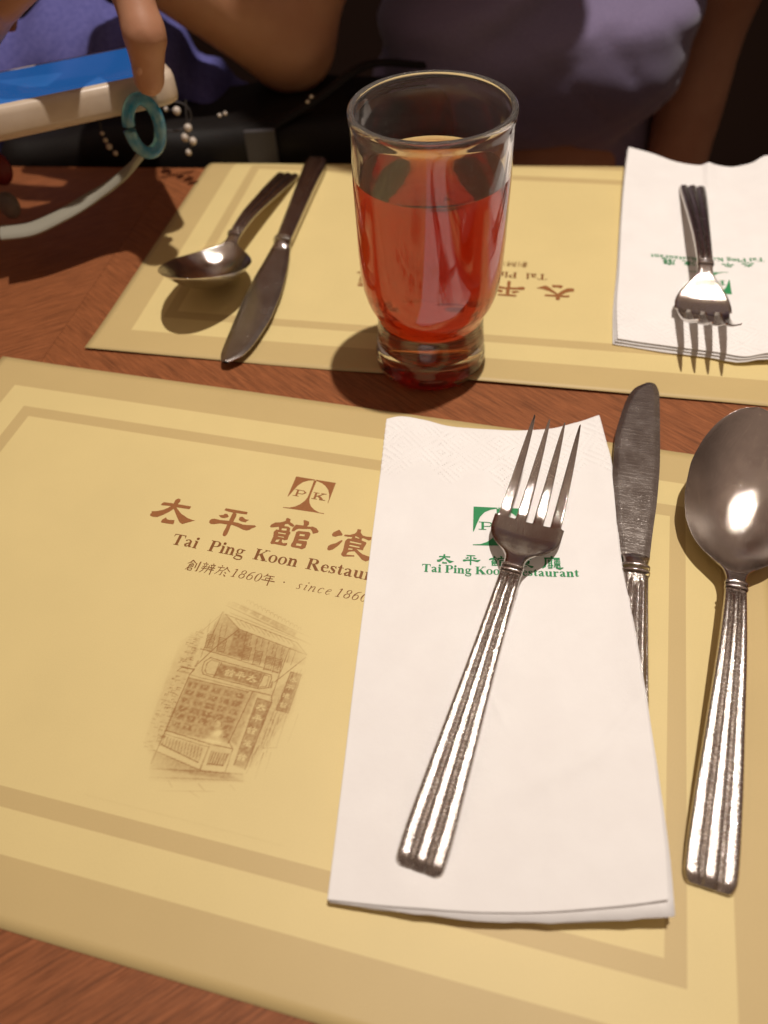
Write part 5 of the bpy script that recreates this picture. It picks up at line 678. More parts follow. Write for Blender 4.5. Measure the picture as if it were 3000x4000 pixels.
def nap_print(t, surf, base, org, deg, k=1.0):
    a = math.radians(deg); ca, sa = math.cos(a), math.sin(a)
    tf = lambda p: (org[0] + k*(ca*p[0] - sa*p[1]), org[1] + k*(sa*p[0] + ca*p[1]))
    lg, cj, lt = Ink(), Ink(), Ink()
    q = 2.07/LOGOW
    lg.polys(GLY['logo'], lambda p: (1.98 + (p[0] - LOGO0[0])*q, 3.47 + (p[1] - LOGO0[1])*q))
    pk(lg, lambda p: (1.98 + p[0]*2.07, 3.47 + p[1]*2.07), 2.07)
    for i, g in enumerate(('tai', 'ping', 'guan', 'can')):
        al = np.concatenate([np.asarray(lp) for lp in GLY[g]]); mn, mx = al.min(0), al.max(0)
        s_ = .70/(mx[0] - mn[0]); x0 = .57 + i*1.03; y0 = .66 - (mx[1] - mn[1])*s_*.5
        cj.polys(GLY[g], lambda p: (x0 + (p[0] - mn[0])*s_, y0 + (p[1] - mn[1])*s_))
    kai(cj, 'ting', 4.72, .34, .72, .62, 1.15)
    text(lt, 'Tai Ping Koon Restaurant', 0, 0, .539, boldx=1.15)
    ink_obj('printed_emblem', lg, surf, M_GREEN, t, base, tf, .014)
    ink_obj('printed_characters', cj, surf, M_GREEN, t, base, tf, .014)
    ink_obj('printed_name', lt, surf, M_GREEN, t, base, tf, .014)
nap_print(nap_near, snap, NB, (1.32, 16.88), -8.06)
nap_print(nap_far, sfar, FB, (22.05, 36.45), 166.5)

# ------------------------------------------------------------------ cutlery (local x runs from handle end to tip, z up, resting on z = 0)
VV = np.concatenate([np.linspace(-1, 1, 49)])
def section(hw, top, bot):
    """closed ring for one station: top and bottom are functions of v"""
    v = VV; t = [(q*hw, top(q)) for q in v]; b = [(q*hw, bot(q)) for q in v[::-1][1:-1]]
    return t + b
def ridged(v, amp, thick, edge=.55):
    c = np.array([-.70, 0, .70]); k = np.min(np.abs(v - c))/.345
    lobe = math.sqrt(max(0, 1 - min(k, 1)**2.2)); dome = 1 - .28*v*v
    e = min(1, (1 - abs(v))/.06)
    return thick*(.42 + .16*(1 - amp) + amp*.58*lobe*dome)*(edge + (1-edge)*math.sqrt(e))
def strip(ls, hw, zc, thick, amp=lambda l: 0, dish=lambda l, v: 0, ridge=False, yc=lambda l: 0):
    rings = []
    for l in ls:
        h, z, th, a = float(hw(l)), float(zc(l)), float(thick(l)), float(amp(l))
        if ridge: top = lambda v: z + ridged(v, a, th); bot = lambda v: z - .02 + .06*abs(v)**4
        else:
            top = lambda v: z + th*(.5 + .5*math.sqrt(max(0, 1 - abs(v)**6))) - th*.5 + dish(l, v); bot = lambda v: z - th*.5*math.sqrt(max(0, 1 - abs(v)**6)) + dish(l, v)
        rings.append([(l, yc(l) + y, q) for y, q in section(h, top, bot)])
    return loft(rings)
def collar_mesh(l0, zc, hw, n=2, gap=.21, th=.34):
    parts = []
    for k in range(n):
        c = l0 + k*gap; ring = []
        for a in np.linspace(0, 2*math.pi, 28, endpoint=False):
            row = []
            for b in np.linspace(0, 2*math.pi, 8, endpoint=False):
                row.append((c + .06*math.cos(b), (hw + .022*math.sin(b) + .0)*math.cos(a)*1.02, zc + th*.42 + (th*.56 + .035*math.sin(b))*math.copysign(abs(math.sin(a))**.6, math.sin(a))))
            ring.append(row)
        R = np.asarray(ring); nA, nB = R.shape[:2]
        parts.append((R.reshape(-1, 3), [(i*nB+j, ((i+1) % nA)*nB+j, ((i+1) % nA)*nB+(j+1) % nB, i*nB+(j+1) % nB) for i in range(nA) for j in range(nB)]))
    return join(parts)
def cut(name, label, cat, loc, rz, ry, rx, group):
    e = Matrix.Rotation(rz, 4, 'Z') @ Matrix.Rotation(-ry, 4, 'Y') @ Matrix.Rotation(rx, 4, 'X')
    return thing(name, label, cat, loc, e.to_euler(), group)

def fork(label, loc, rz, ry, L=17.5, rx=0):
    t = cut('fork', label, 'fork', loc, rz, ry, rx, 'steel forks'); k = L/17.5
    zc = lambda l: spl([0, .5, 4.5, 9, 10.6, 11.4, 12.2, 13.0, 13.8, 14.9, 16.2, 17.5], [.02, .08, .62, 1.05, 1.10, .95, .55, .26, .24, .58, 1.35, 2.35], l)
    hw = lambda l: spl([0, .04, .12, .3, .8, 2.5, 5, 8, 10.2, 10.9, 11.25, 11.6, 11.95, 12.3, 12.7, 13.1, 13.65], [.62, .68, .74, .77, .78, .72, .60, .47, .41, .39, .42, .58, .88, 1.14, 1.32, 1.40, 1.41], l)
    sc_ = lambda V: V*np.array([k, 1, 1])
    ls = np.r_[np.linspace(0, .5, 8), np.linspace(.6, 10.4, 60)]
    endr = lambda l: .30*min(1, .45 + .55*(l/.25)) if l < .25 else .30
    V, F = strip(ls, hw, zc, endr, lambda l: min(1, max(0, (10.45 - l)/.5)), ridge=True)
    mesh('handle', sc_(V), F, M_HANDLE, t)
    V, F = collar_mesh(10.52, float(zc(10.6)), .40); mesh('collar', sc_(V), F, M_STEEL, t)
    dish = lambda l, v: .13*v*v*min(1, max(0, (l - 11.5)/1.3))
    V, F = strip(np.linspace(10.4, 13.65, 44), hw, lambda l: zc(l) + .12*max(0, min(1, (12.2 - l)/1.5)), lambda l: spl([10.4, 11.2, 12.3, 13.65], [.26, .24, .2, .18], l), dish=dish)
    mesh('head', sc_(V), F, M_STEEL, t)
    g = .14
    for c in (-1.058, -.353, .353, 1.058):
        def tw(l, c=c):
            b = spl([13.65, 14.3, 16, 17.1, 17.5], [.225, .215, .155, .08, .03], l); x = l - 13.63
            if x < g: b = b + (.3528 - b)*(1 - math.sqrt(max(0, 1 - ((g - x)/g)**2)))
            return b
        cc = lambda l, c=c: c*(1 - .12*(max(0, l - 13.65)/3.85)**1.3)
        ls = np.r_[np.linspace(13.61, 13.81, 9), np.linspace(13.9, 17.5, 28)]
        V, F = strip(ls, tw, lambda l: zc(l) + .13*(c/1.41)**2, lambda l: spl([14, 16, 17.5], [.18, .15, .08], l), dish=lambda l, v, c=c: .13*(((c + .35*v)/1.41)**2 - (c/1.41)**2), yc=cc)
        mesh('tine', sc_(V), F, M_STEEL, t)
    return t
def spoon(label, loc, rz, ry, L=18.8, rx=0):
    t = cut('spoon', label, 'spoon', loc, rz, ry, rx, 'steel spoons'); k = L/18.8
    sc_ = lambda V: V*np.array([k, 1, 1])
    zc = lambda l: spl([0, .5, 4.5, 9, 10.6, 11.4, 12.2, 15, 18.8], [.02, .08, .62, 1.05, 1.05, .97, .95, 1.62, 2.95], l)
    hw = lambda l: spl([0, .05, .18, .4, .8, 2.5, 5, 8, 10.2, 11.0], [.62, .68, .74, .78, .79, .74, .62, .48, .39, .37], l)
    endr = lambda l: .30*min(1, .45 + .55*(l/.25)) if l < .25 else .30
    V, F = strip(np.r_[np.linspace(0, .5, 8), np.linspace(.6, 10.4, 60)], hw, zc, endr, lambda l: min(1, max(0, (10.45 - l)/.5)), ridge=True)
    mesh('handle', sc_(V), F, M_HANDLE, t)
    V, F = collar_mesh(10.55, float(zc(10.6)), .385); mesh('collar', sc_(V), F, M_STEEL, t)
    bw = lambda l: spl([10.4, 11.0, 11.5, 11.9, 12.3, 12.9, 13.7, 14.7, 15.7, 16.8, 17.7, 18.3, 18.65, 18.8], [.38, .36, .46, .84, 1.28, 1.72, 2.06, 2.22, 2.20, 1.95, 1.53, 1.05, .58, .02], l)
    dep = lambda l: 1.30*max(0, 1 - abs((l - 15.1)/3.74)**2.0)**1.05
    ls = np.r_[np.linspace(10.4, 17.8, 70), 18.8 - 1.0*np.linspace(1, 0, 26)[1:]**2]
    V, F = strip(ls, bw, lambda l: zc(l) + .12*max(0, min(1, (12 - l)/1.5)), lambda l: spl([10.4, 11.5, 13, 18.8], [.26, .22, .11, .10], l), dish=lambda l, v: -dep(l)*(1 - abs(v)**2.05))
    mesh('bowl', sc_(V), F, M_STEEL, t)
    return t
def knife(label, loc, rz, ry, L=21.94):
    t = cut('table_knife', label, 'knife', loc, rz, ry, 0, 'steel table knives'); k = L/21.94
    sc_ = lambda V: np.asarray(V)*np.array([k, 1, 1])
    hw = lambda l: spl([0, .05, .2, .5, 1.2, 4, 8, 10.3, 10.9], [.40, .5, .62, .70, .74, .66, .56, .52, .52], l)
    th = lambda l: spl([0, .1, .5, 3, 9, 10.9], [.18, .28, .40, .44, .36, .34], l)
    rings = []
    for l in np.r_[np.linspace(0, .5, 8), np.linspace(.6, 10.35, 50)]:
        h, q = float(hw(l)), float(th(l)); am = min(1, max(0, (10.3 - l)/.4)); r = []
        for a in np.linspace(0, 2*math.pi, 72, endpoint=False):
            y = math.copysign(abs(math.cos(a))**.7, math.cos(a)); z = math.copysign(abs(math.sin(a))**.7, math.sin(a))
            fl = 1 - .20*am*(.5 + .5*math.cos(y*math.pi*5))**3*abs(math.sin(a))**.5
            r.append((l, h*y, .42 + q*z*fl*.9))
        rings.append(r)
    V, F = loft(rings); mesh('handle', sc_(V), F, M_HANDLE, t)
    V, F = collar_mesh(10.45, .44 - .36*.42, .52, 2, .26, .60); V[:, 2] = .44 + (V[:, 2] - .44)*.93; mesh('collar', sc_(V), F, M_STEEL, t)
    bl = np.asarray(D['blade'], float)/100
    rb = [[(l, hy*math.cos(a), .44 + hz*math.sin(a)) for a in np.linspace(0, 2*math.pi, 40, endpoint=False)] for l, hy, hz in ((10.75, .50, .31), (11.0, .51, .29), (11.2, .54, .22), (11.35, .56, .10), (11.5, .56, .06))]
    V, F = loft(rb); mesh('bolster', sc_(V), F, M_STEEL, t)
    lo_ = bl[:11][np.argsort(bl[:11, 0])]; hi_ = bl[9:][np.argsort(bl[9:, 0])]
    # blade: lens-shaped stations between spine and cutting edge
    tip = 21.94; e0 = np.r_[bl[:10], [[tip, -.30]]]; e1 = np.r_[bl[:10:-1], [[tip, -.30]]]
    ls = np.r_[np.linspace(11.3, 20.6, 60), tip - 1.34*np.linspace(1, 0, 24)[1:]**2]; rings = []
    lo_ = spl(e0[:, 0], e0[:, 1], ls); hi_ = spl(e1[:, 0], e1[:, 1], ls)
    for l, y0, y1 in zip(ls, lo_, hi_):
        v = np.linspace(0, 1, 25); pr = .035 + .045*np.clip(np.minimum(v, 1 - v)*(y1 - y0)/.25, 0, 1); pr *= min(1, .2 + (tip - l)/.12)
        rings.append([(l, y0 + (y1 - y0)*q, .44 + w_) for q, w_ in zip(v, pr)] + [(l, y0 + (y1 - y0)*q, .44 - w_) for q, w_ in zip(v[::-1], pr[::-1])])
    V, F = loft(rings); mesh('blade', sc_(V), F, M_BLADE, t)
    return t
FFP, FFA, FFL = (20.55, 44.6, .56), math.radians(-105.2), 17.2
pose = lambda a, b: math.atan2(b[1] - a[1], b[0] - a[0])
fork('near fork lying tines up across the white napkin in front', (.31, 5.95, .50), math.radians(66.5), .012, 17.65)
fork('far fork with tines toward the viewer on the napkin across the table', FFP, FFA, .0, FFL)
spoon('near spoon at the right edge with its bowl beside the knife', (8.9, 5.05, .05), math.radians(68.4), 0, 18.5)
spoon('far spoon on the placemat across, its bowl left of the far knife', (-4.95, 50.6, .06), math.radians(-106.0), .025, 17.6)
knife('near knife half hidden under the white napkin beside the near spoon', (6.54, 6.066, .05), math.radians(73.5), 0)
knife('far knife on the placemat across, between far spoon and tumbler', (-2.95, 51.9, .06), math.radians(-101.2), 0, 21.94)

# ------------------------------------------------------------------ tumbler of tea
GA = (2.88, 30.47, .06)
gl = thing('tumbler', 'clear glass tumbler standing between the two placemats', 'glass', GA)
outer = [(0.0, .42), (.9, .38), (1.7, .24), (2.2, .06), (2.45, .0), (2.66, .08), (2.74, .28), (2.75, .55), (2.70, .95), (2.65, 1.5), (2.59, 2.2), (2.575, 2.7), (2.60, 2.95), (2.71, 3.2), (2.87, 3.5), (3.0, 3.8), (3.10, 4.15), (3.19, 4.6), (3.25, 5.3), (3.285, 6.5), (3.295, 8.2), (3.30, 9.2), (3.29, 10.2), (3.28, 11.2), (3.29, 11.7), (3.325, 11.95), (3.335, 12.12), (3.30, 12.26), (3.22, 12.33), (3.13, 12.30), (3.07, 12.2)]
inner = [(3.05, 12.0), (3.04, 11.2), (3.05, 9.0), (3.06, 6.8), (3.055, 5.3), (3.01, 4.6), (2.92, 4.15), (2.82, 3.8), (2.69, 3.5), (2.53, 3.2), (2.42, 2.95), (2.395, 2.7), (2.40, 2.2), (2.34, 1.55), (2.0, 1.16), (.8, 1.02), (0.0, 1.0)]
P_ = np.asarray(outer + inner); d_ = np.r_[0, np.cumsum(np.linalg.norm(np.diff(P_, axis=0), axis=1))]
tt = np.linspace(0, d_[-1], 260); prof = [(max(0.0, a), b) for a, b in zip(spl(d_, P_[:, 0], tt), spl(d_, P_[:, 1], tt))]
V, F = lathe(prof, 128)
go = mesh('glass_body', V, F, M_GLASS, gl)
LV = 9.75
ti = [(a, b) for a, b in prof[::-1] if b < LV and a < 3.08 and b > .9]
Pi = np.asarray(inner[::-1]); zi = None
di = np.r_[0, np.cumsum(np.linalg.norm(np.diff(Pi, axis=0), axis=1))]; ts = np.linspace(0, di[-1], 400)
ri_, zz_ = spl(di, Pi[:, 0], ts), spl(di, Pi[:, 1], ts); keep = zz_ < LV - .1
lp = [(max(0, r + .012 if r > .02 else 0), z - .012) for r, z in zip(ri_[keep], zz_[keep])]
lp += [(3.062, LV - .06), (3.06, LV), (3.0, LV - .02), (2.9, LV - .055), (2.7, LV - .075), (1.5, LV - .08), (0.0, LV - .08)]
tea = thing('tea', 'dark red tea filling three quarters of the tumbler', 'drink', GA)
V, F = lathe(lp, 128)
mesh('tea_body', V, F, M_TEA, tea)

# ------------------------------------------------------------------ person: smooth blended body by surface nets
def capsule(P, a, b, ra, rb):
    a, b = np.asarray(a, float), np.asarray(b, float); ab = b - a; t = np.clip(((P - a) @ ab)/(ab @ ab), 0, 1)
    return np.linalg.norm(P - a - t[..., None]*ab, axis=-1) - (ra + (rb - ra)*t)
def smin(d1, d2, k):
    h = np.clip(.5 + .5*(d2 - d1)/k, 0, 1); return d2*(1 - h) + d1*h - k*h*(1 - h)
def nets(lo, hi, h, fn):
    lo, hi = np.asarray(lo, float), np.asarray(hi, float); n = np.ceil((hi - lo)/h).astype(int) + 1
    ax = [lo[i] + h*np.arange(n[i]) for i in range(3)]
    P = np.stack(np.meshgrid(*ax, indexing='ij'), -1); v = fn(P); s = v < 0
    c = sum(s[i:n[0]-1+i, j:n[1]-1+j, k:n[2]-1+k].astype(int) for i in (0, 1) for j in (0, 1) for k in (0, 1))
    act = (c > 0) & (c < 8); idx = -np.ones(act.shape, int); cells = np.argwhere(act); idx[act] = np.arange(len(cells))
    acc = np.zeros((len(cells), 3)); cnt = np.zeros(len(cells))
    cr = [(i, j, k) for i in (0, 1) for j in (0, 1) for k in (0, 1)]
    for a in cr:
        for d in range(3):
            if a[d]: continue
            b = list(a); b[d] = 1
            va = v[tuple((cells + a).T)]; vb = v[tuple((cells + b).T)]; mk = (va < 0) != (vb < 0)
            t = va/(va - vb + 1e-12); p = np.repeat(np.asarray(a, float)[None], len(cells), 0); p[:, d] = t
            acc[mk] += p[mk]; cnt[mk] += 1
    V = lo + h*(cells + acc/cnt[:, None]); F = []
    for d in range(3):
        e1, e2 = [(1, 2), (2, 0), (0, 1)][d]
        sl = [slice(None)]*3; s2 = [slice(None)]*3; sl[d] = slice(0, -1); s2[d] = slice(1, None)
        ed = np.argwhere(s[tuple(sl)] != s[tuple(s2)])
        ed = ed[(ed[:, e1] > 0) & (ed[:, e2] > 0) & (ed[:, e1] < n[e1]-1) & (ed[:, e2] < n[e2]-1)]
        u1 = np.zeros(3, int); u1[e1] = 1; u2 = np.zeros(3, int); u2[e2] = 1
        q = np.stack([idx[tuple((ed - u1 - u2).T)], idx[tuple((ed - u2).T)], idx[tuple(ed.T)], idx[tuple((ed - u1).T)]], 1)
        fl = ~s[tuple(ed.T)]; q[fl] = q[fl][:, ::-1]; F.append(q)
    F = np.concatenate(F); F = F[(F >= 0).all(1)]
    return V, F
PB = (13.0, 72.0, -32.0)
person = thing('person', 'seated person in a purple grey shirt reaching out with a phone', 'person', PB)
ARM = [((-4.7, 61.6, 4.6), (-13.6, 58.0, 12.6), 3.2, 2.9), ((-4.7, 61.6, 4.6), (-1.5, 65.0, 14.0), 3.0, 4.3), ((-1.5, 65.0, 14.0), (4.5, 69.0, 27.0), 4.3, 4.8),
       ((-13.6, 58.0, 12.6), (-13.6, 54.0, 14.8), 2.7, 2.4)]
HAND = [((-13.6, 54.0, 14.8), (-13.0, 48.8, 15.8), 2.3, 2.2), ((-13.0, 51.0, 15.5), (-11.4, 46.2, 15.6), 2.0, 1.7), ((-14.2, 52.0, 15.2), (-14.8, 48.0, 15.4), 2.0, 1.7),
        # thumb, pressing on the end of the phone
        ((-11.9, 47.0, 15.6), (-10.5, 42.6, 14.2), 1.6, 1.08), ((-10.5, 42.6, 14.2), (-10.0, 41.2, 12.0), 1.02, .95), ((-10.0, 41.2, 12.0), (-10.5, 41.8, 9.75), .95, .78),
        # index, middle, ring and little finger, arched over the far side of the phone
        ((-13.0, 46.0, 15.8), (-14.0, 42.2, 14.9), 1.15, 1.0), ((-14.0, 42.2, 14.9), (-16.6, 42.6, 13.4), .95, .9), ((-16.6, 42.6, 13.4), (-19.4, 44.6, 10.9), .86, .7),
        ((-14.0, 46.6, 15.8), (-17.6, 46.2, 14.8), 1.05, .98), ((-17.6, 46.2, 14.8), (-20.8, 47.2, 13.0), .95, .86), ((-20.8, 47.2, 13.0), (-22.0, 48.0, 10.4), .82, .68),
        ((-14.8, 48.4, 15.4), (-18.4, 49.2, 14.2), 1.0, .93), ((-18.4, 49.2, 14.2), (-21.2, 50.2, 12.2), .9, .8), ((-21.2, 50.2, 12.2), (-21.8, 50.6, 9.8), .76, .64),
        ((-15.0, 50.6, 14.8), (-18.0, 52.0, 13.2), .88, .8), ((-18.0, 52.0, 13.2), (-20.2, 52.8, 11.4), .76, .68), ((-20.2, 52.8, 11.4), (-20.8, 53.0, 9.4), .64, .54)]
def body_near(P):
    d = None
    for a, b, ra, rb in ARM:
        q = capsule(P, a, b, ra, rb); d = q if d is None else smin(d, q, 1.2)
    h = None
    for a, b, ra, rb in HAND[:6]:
        q = capsule(P, a, b, ra, rb); h = q if h is None else smin(h, q, .5)
    for a, b, ra, rb in HAND[6:]:
        h = smin(h, capsule(P, a, b, ra, rb), .28)
    return smin(d, h, 1.0)
B1 = nets((-26, 36, 0), (10, 75, 33), .36, body_near)
HC = np.array([8.2, 54.5, 46.0])
def body_far(P):
    d = capsule(P, (4, 70, 26), (3.5, 69, 27), 5.2, 4.8)
    for a, b, ra, rb in (((13.5, 72, 24), (12.5, 66.0, 31), 9, 6), ((4, 70, 26), (26, 70, 26), 5.2, 5.2), ((12.2, 65, 32), (10.2, 59, 40), 5.0, 4.8),
                         ((26, 70, 26), (30.5, 72.0, 4), 4.6, 3.6), ((30.5, 72.0, 4), (28.4, 66.0, -14), 3.3, 2.6), ((28.4, 66.0, -14), (25.0, 60.5, -22), 2.3, 2.0),
                         ((14.5, 73, 18), (14.5, 74, -20), 10, 12), ((9, 74, -24), (6, 44, -22), 8.5, 7.0), ((20, 74, -24), (23, 44, -22), 8.5, 7.0), ((6, 44, -22), (6, 46, -70), 6.4, 4.2), ((23, 44, -22), (23, 46, -70), 6.4, 4.2), ((6, 46, -70), (6, 34, -73), 3.6, 2.6), ((23, 46, -70), (23, 34, -73), 3.6, 2.6)):
        d = smin(d, capsule(P, a, b, ra, rb), 1.8)
    q = (P - HC)/np.array([7.3, 9.2, 10.6]); head = (np.linalg.norm(q, axis=-1) - 1)*8
    d = smin(d, head, 1.5)
    F_ = HC + np.array([0, -9.0, -2.5])
    d = smin(d, capsule(P, F_ + (0, .6, 2), F_ + (0, -1.0, -.8), .8, 1.2), .8)
    for sx in (-1, 1):
        d = smin(d, capsule(P, HC + (sx*7.2, .5, -1), HC + (sx*7.6, .9, -4), 1.0, .8), .5)
        d = -smin(-d, capsule(P, HC + (sx*2.6, -9.2, .2), HC + (sx*3.6, -9.0, .2), .9, .9), .4)*1.0
    d = smin(d, capsule(P, F_ + (-1.8, .9, -4.2), F_ + (1.8, .9, -4.2), .6, .6), .5)
    return d
B2 = nets((-6, 30, -77), (38, 92, 60), 1.0, body_far)
V, F = join([(B1[0], [tuple(q) for q in B1[1]]), (B2[0], [tuple(q) for q in B2[1]])])
bo = mesh('body', V, F, M_SKIN, person, base=PB, sharp=0)
def shirt_sdf(P):
    d = None
    for a, b, ra, rb in (((8, 75, 22), (20, 75, 22), 10.2, 10.2), ((13.5, 77.0, 16), (15.0, 74.0, 5), 10.0, 10.6), ((10.5, 67.8, 1.7), (19.3, 67.8, 1.7), 8.4, 8.2), ((13, 76.5, -8), (17, 76.5, -8), 12, 12), ((13, 75.5, -16), (17, 75.5, -16), 12, 12),
                         ((4, 70, 26.5), (1.5, 67.5, 21), 6.4, 6.2), ((26, 68, 26.5), (29.5, 66.5, 15), 7.0, 6.6)):
        q = capsule(P, a, b, ra, rb); d = q if d is None else smin(d, q, 2.0)
    x, y, z = P[..., 0], P[..., 1], P[..., 2]
    up_ = 1/(1 + np.exp(-(z - 2.6)/.8))
    d = d + up_*(.95*np.sin(z*1.25 - .30*x + 1.2*np.sin(x*.30))*np.exp(-((z - 8)/4.5)**2)) + .22*np.sin(.55*x + .9*z + 1.5*np.sin(.2*x))*np.exp(-((z + 6)/9)**2)
    d = d + .30*(1 - np.abs(np.sin(.40*x + .62*z + .9*np.sin(.27*x + 1))))**5 + .22*(1 - np.abs(np.sin(.25*x - .55*z + .8*np.sin(.3*z))))**6
    return np.maximum(d, -(z + 26))
B3 = nets((-7, 52, -28), (38, 90, 36), .6, shirt_sdf)
mesh('shirt', B3[0], [tuple(q) for q in B3[1]], M_SHIRT, person, base=PB, sharp=0)
def hair_sdf(P):
    q = (P - (HC + (0, 1.6, 1.6)))/np.array([9.2, 10.6, 11.4]); d = (np.linalg.norm(q, axis=-1) - 1)*9
    d = smin(d, capsule(P, HC + (6.6, 2, -2), HC + (7.4, 1.5, -12), 2.6, 2.0), 2); d = smin(d, capsule(P, HC + (-6.6, 2, -2), HC + (-7.4, 1.5, -12), 2.6, 2.0), 2)
    face = (np.linalg.norm((P - (HC + (0, -8.5, -4.5)))/np.array([6.4, 8.0, 9.5]), axis=-1) - 1)*7
    return np.maximum(d, -face)
B4 = nets((-6, 38, 24), (24, 75, 62), .8, hair_sdf)
mesh('hair', B4[0], [tuple(q) for q in B4[1]], M_HAIR, person, base=PB, sharp=0)

V, F = sphere((0, 0, 0), (.46, .14, .62), 10)
nm = Matrix.Translation((-10.38, 41.02, 10.35)) @ Matrix.Rotation(.50, 4, 'X') @ Matrix.Rotation(.1, 4, 'Z')
mesh('thumb_nail', [tuple(nm @ Vector(q)) for q in V], F, M_NAIL, person, base=PB)

# ------------------------------------------------------------------ phone with ring, strap and beads; handbag
pa, pb = np.array([-24.6, 38.2, 9.1]), np.array([-9.6, 44.2, 9.0])
ux = (pb - pa)/np.linalg.norm(pb - pa); uy = np.cross((0, 0, 1), ux); uy /= np.linalg.norm(uy)
uy = uy*math.cos(.10) - np.array([0, 0, 1])*math.sin(.10); uy -= ux*(uy @ ux); uy /= np.linalg.norm(uy); uz = np.cross(ux, uy)
ph = thing('phone', 'blue lit phone with a thick cream case held in the hand', 'phone', tuple((pa + pb)/2))
def slab(L0, L1, W0, W1, z0, z1, r, n=6):
    o_ = []
    for (cx_, cy_, a0) in ((L1 - r, W1 - r, 0), (L0 + r, W1 - r, 90), (L0 + r, W0 + r, 180), (L1 - r, W0 + r, 270)):
        for a in np.radians(np.linspace(a0, a0 + 90, n)): o_.append((cx_ + r*math.cos(a), cy_ + r*math.sin(a)))
    o_ = np.asarray(o_); c = o_.mean(0); rings = []
    for k, z in ((.93, z0), (.98, z0 + .12), (1.0, z0 + .4), (1.0, z1 - .4), (.98, z1 - .12), (.94, z1)):
        q = c + (o_ - c)*np.array([1 - (1 - k)*.4, k]); rings.append([pa + ux*p[0] + uy*p[1] + uz*z for p in q])
    return loft(rings)
LP = np.linalg.norm(pb - pa)
V, F = slab(0, LP, 0, 7.4, -1.35, .25, .9); mesh('case', V, F, M_CREAM, ph, base=(pa + pb)/2)
V, F = slab(.45, LP - .5, .35, 6.9, -.55, .30, .7)
mesh('screen', V, F, M_SCREEN, ph, base=(pa + pb)/2)
rc = np.array([-11.6, 42.6, 7.2])
rg = thing('phone_ring', 'teal translucent ring hanging below the thumb', 'ring', tuple(rc))
a_ = np.linspace(0, 2*math.pi, 33); rp = [rc + np.array([.72*math.cos(q), .45*math.cos(q), 1.4*math.sin(q)]) for q in a_]
V, F = tube(rp, .34, 12, caps=False); mesh('ring_body', V, F, M_TEAL, rg, base=rc)
st = revived([(-12.0, 42.6, 5.9), (-13.2, 42.9, 4.8), (-15.2, 42.6, 3.7), (-17.3, 41.5, 3.1), (-19.2, 40.6, 2.8), (-20.6, 40.3, 2.9)], 8)
V, F = tube(st, np.linspace(.5, .72, len(st)), 14, flat=.42); so = mesh('wrist_strap', V, F, M_STRAP, base=st[0]); so.location = Vector(st[0])*S
props(so, 'grey cream wrist strap hanging from the teal ring over the table', 'strap')
def beads(label, pts, rs, m_, group=None):
    c = np.mean(pts, 0); t = thing('bead_charm', label, 'charm', tuple(c))
    for p, r in zip(pts, rs):
        V, F = sphere(p, (r, r, r), 8); mesh('bead', V, F, m_, t, base=c)
    V, F = tube(revived([np.asarray(pts[0]) + (.2, .3, 1.6), np.asarray(pts[0]) + (.05, .1, .7)] + list(pts), 6), .055, 6); mesh('string', V, F, M_WEB, t, base=c)
    return t
beads('string of small pale beads hanging left of the teal ring', [(-16.3, 49.7, 4.0), (-16.2, 49.6, 3.6), (-16.1, 49.6, 3.2), (-15.8, 49.5, 2.8)], (.13, .15, .2, .16), M_BEAD)
beads('pale bead charm hanging right of the teal ring', [(-12.6, 52.0, 4.9), (-12.4, 51.7, 4.4), (-11.6, 51.1, 4.5)], (.36, .15, .26), M_BEAD)
beads('flower shaped pearl charm nearest the far placemat corner', [(-11.1, 50.9, 3.5), (-11.4, 50.8, 2.95), (-10.85, 50.3, 2.9), (-11.3, 50.3, 2.2)], (.26, .27, .24, .2), M_BEAD)
V, F = tube([(-12.0 + 1.1*math.cos(q), 51.5 + .3*math.cos(q), 4.0 + .9*math.sin(q)) for q in np.linspace(0, 2*math.pi, 25)], .07, 6, caps=False)
props(mesh('chain_loop', V, F, M_WEB), 'thin dark chain loop among the pale beads', 'chain')
rcm = thing('hanging_charm', 'dark red charm with grey tip hanging at the left edge', 'charm', (-21.3, 44, 4))
V, F = sphere((-21.2, 44.5, 4.6), (.75, .6, 1.0), 10); mesh('red_bead', V, F, M_RED, rcm, base=(-21.3, 44, 4))
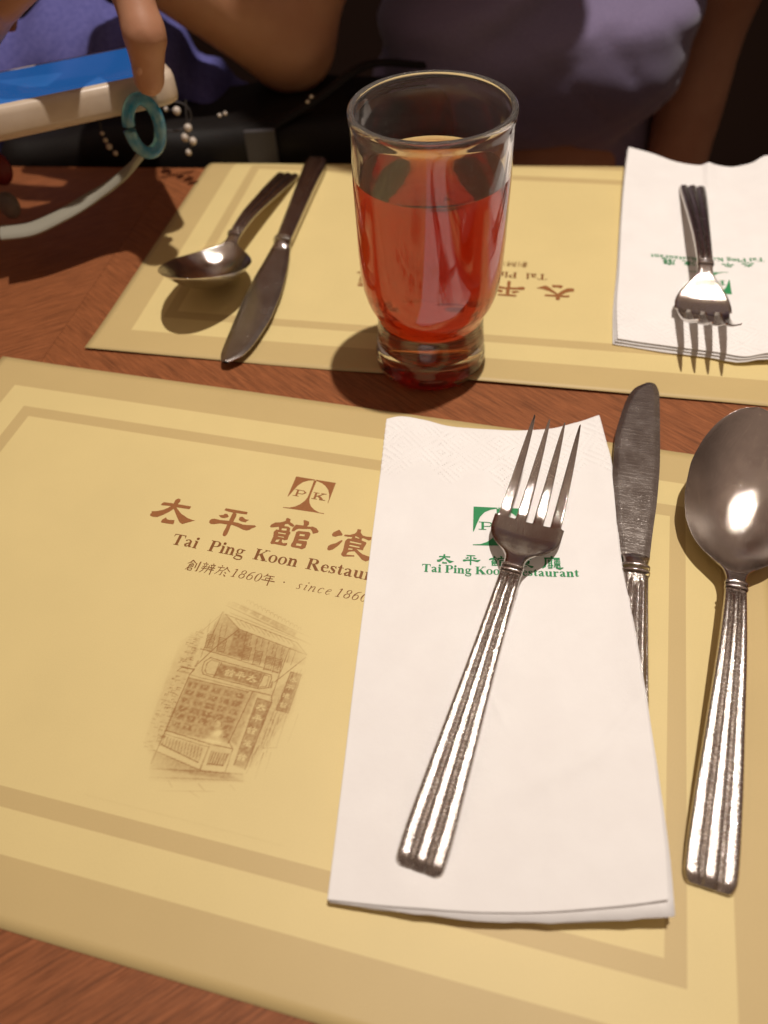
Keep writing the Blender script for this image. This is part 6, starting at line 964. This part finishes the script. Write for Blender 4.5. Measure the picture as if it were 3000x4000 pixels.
V, F = sphere((-21.0, 43.4, 2.9), (.6, .5, .8), 10); mesh('grey_bead', V, F, M_GREY, rcm, base=(-21.3, 44, 4))

BG = (-8, 60, -20)
bag = thing('handbag', 'black handbag in the shadow at the far table edge', 'bag', BG)
def bag_sdf(P):
    q = np.abs(P - np.array([-9.5, 59.5, -9.0])) - np.array([15.0, 3.2, 9.0]); d = np.linalg.norm(np.maximum(q, 0), axis=-1) + np.minimum(q.max(-1), 0) - 1.6
    return d + .25*np.sin(P[..., 0]*.5 + P[..., 2]*.3)
B5 = nets((-29, 52, -24), (12, 67, 6), .6, bag_sdf)
mesh('bag_body', B5[0], [tuple(q) for q in B5[1]], M_BLACK, bag, base=BG)
V, F = bf(-8.1, -5.9, 54.2, 54.6, -8, 1.6); bevel(mesh('strap_tab', V, F, M_WEB, bag, base=BG), .1)
V, F = tube(revived([(-7, 55, 1), (-3, 56, 2.6), (1, 58, 4.0), (5, 60, 3.0)], 8), .45, 10, flat=.5); mesh('shoulder_strap', V, F, M_BLACK, bag, base=BG)
for p in ((-9.4, 53.7, 3.0), (-9.0, 53.7, 3.1), (-3.1, 54.5, 3.5), (-3.4, 54.6, 3.15)):
    V, F = sphere(p, (.14, .12, .12), 8); mesh('stud', V, F, M_BEAD, bag, base=BG)

JB = (-22, 64, -14)
def jacket_sdf(P):
    d = None
    for a, b, ra, rb in (((-30, 66, -6), (-14, 64, -3), 7, 6), ((-27, 63, 2), (-17, 63, 3.5), 5.0, 4.2), ((-34, 68, -8), (-10, 68, -10), 7, 7)):
        q = capsule(P, a, b, ra, rb); d = q if d is None else smin(d, q, 2.5)
    x, y, z = P[..., 0], P[..., 1], P[..., 2]
    return d + .5*np.sin(x*.9 + z*.7 + 1.5*np.sin(z*.5)) + .3*np.sin(x*1.7 - z*1.1)
B6 = nets((-42, 54, -18), (-4, 78, 12), .6, jacket_sdf)
jk = mesh('jacket', B6[0], [tuple(q) for q in B6[1]], M_JACKET, base=JB, sharp=0); jk.location = Vector(JB)*S
props(jk, 'crumpled violet blue jacket lying behind the hand with the phone', 'jacket')
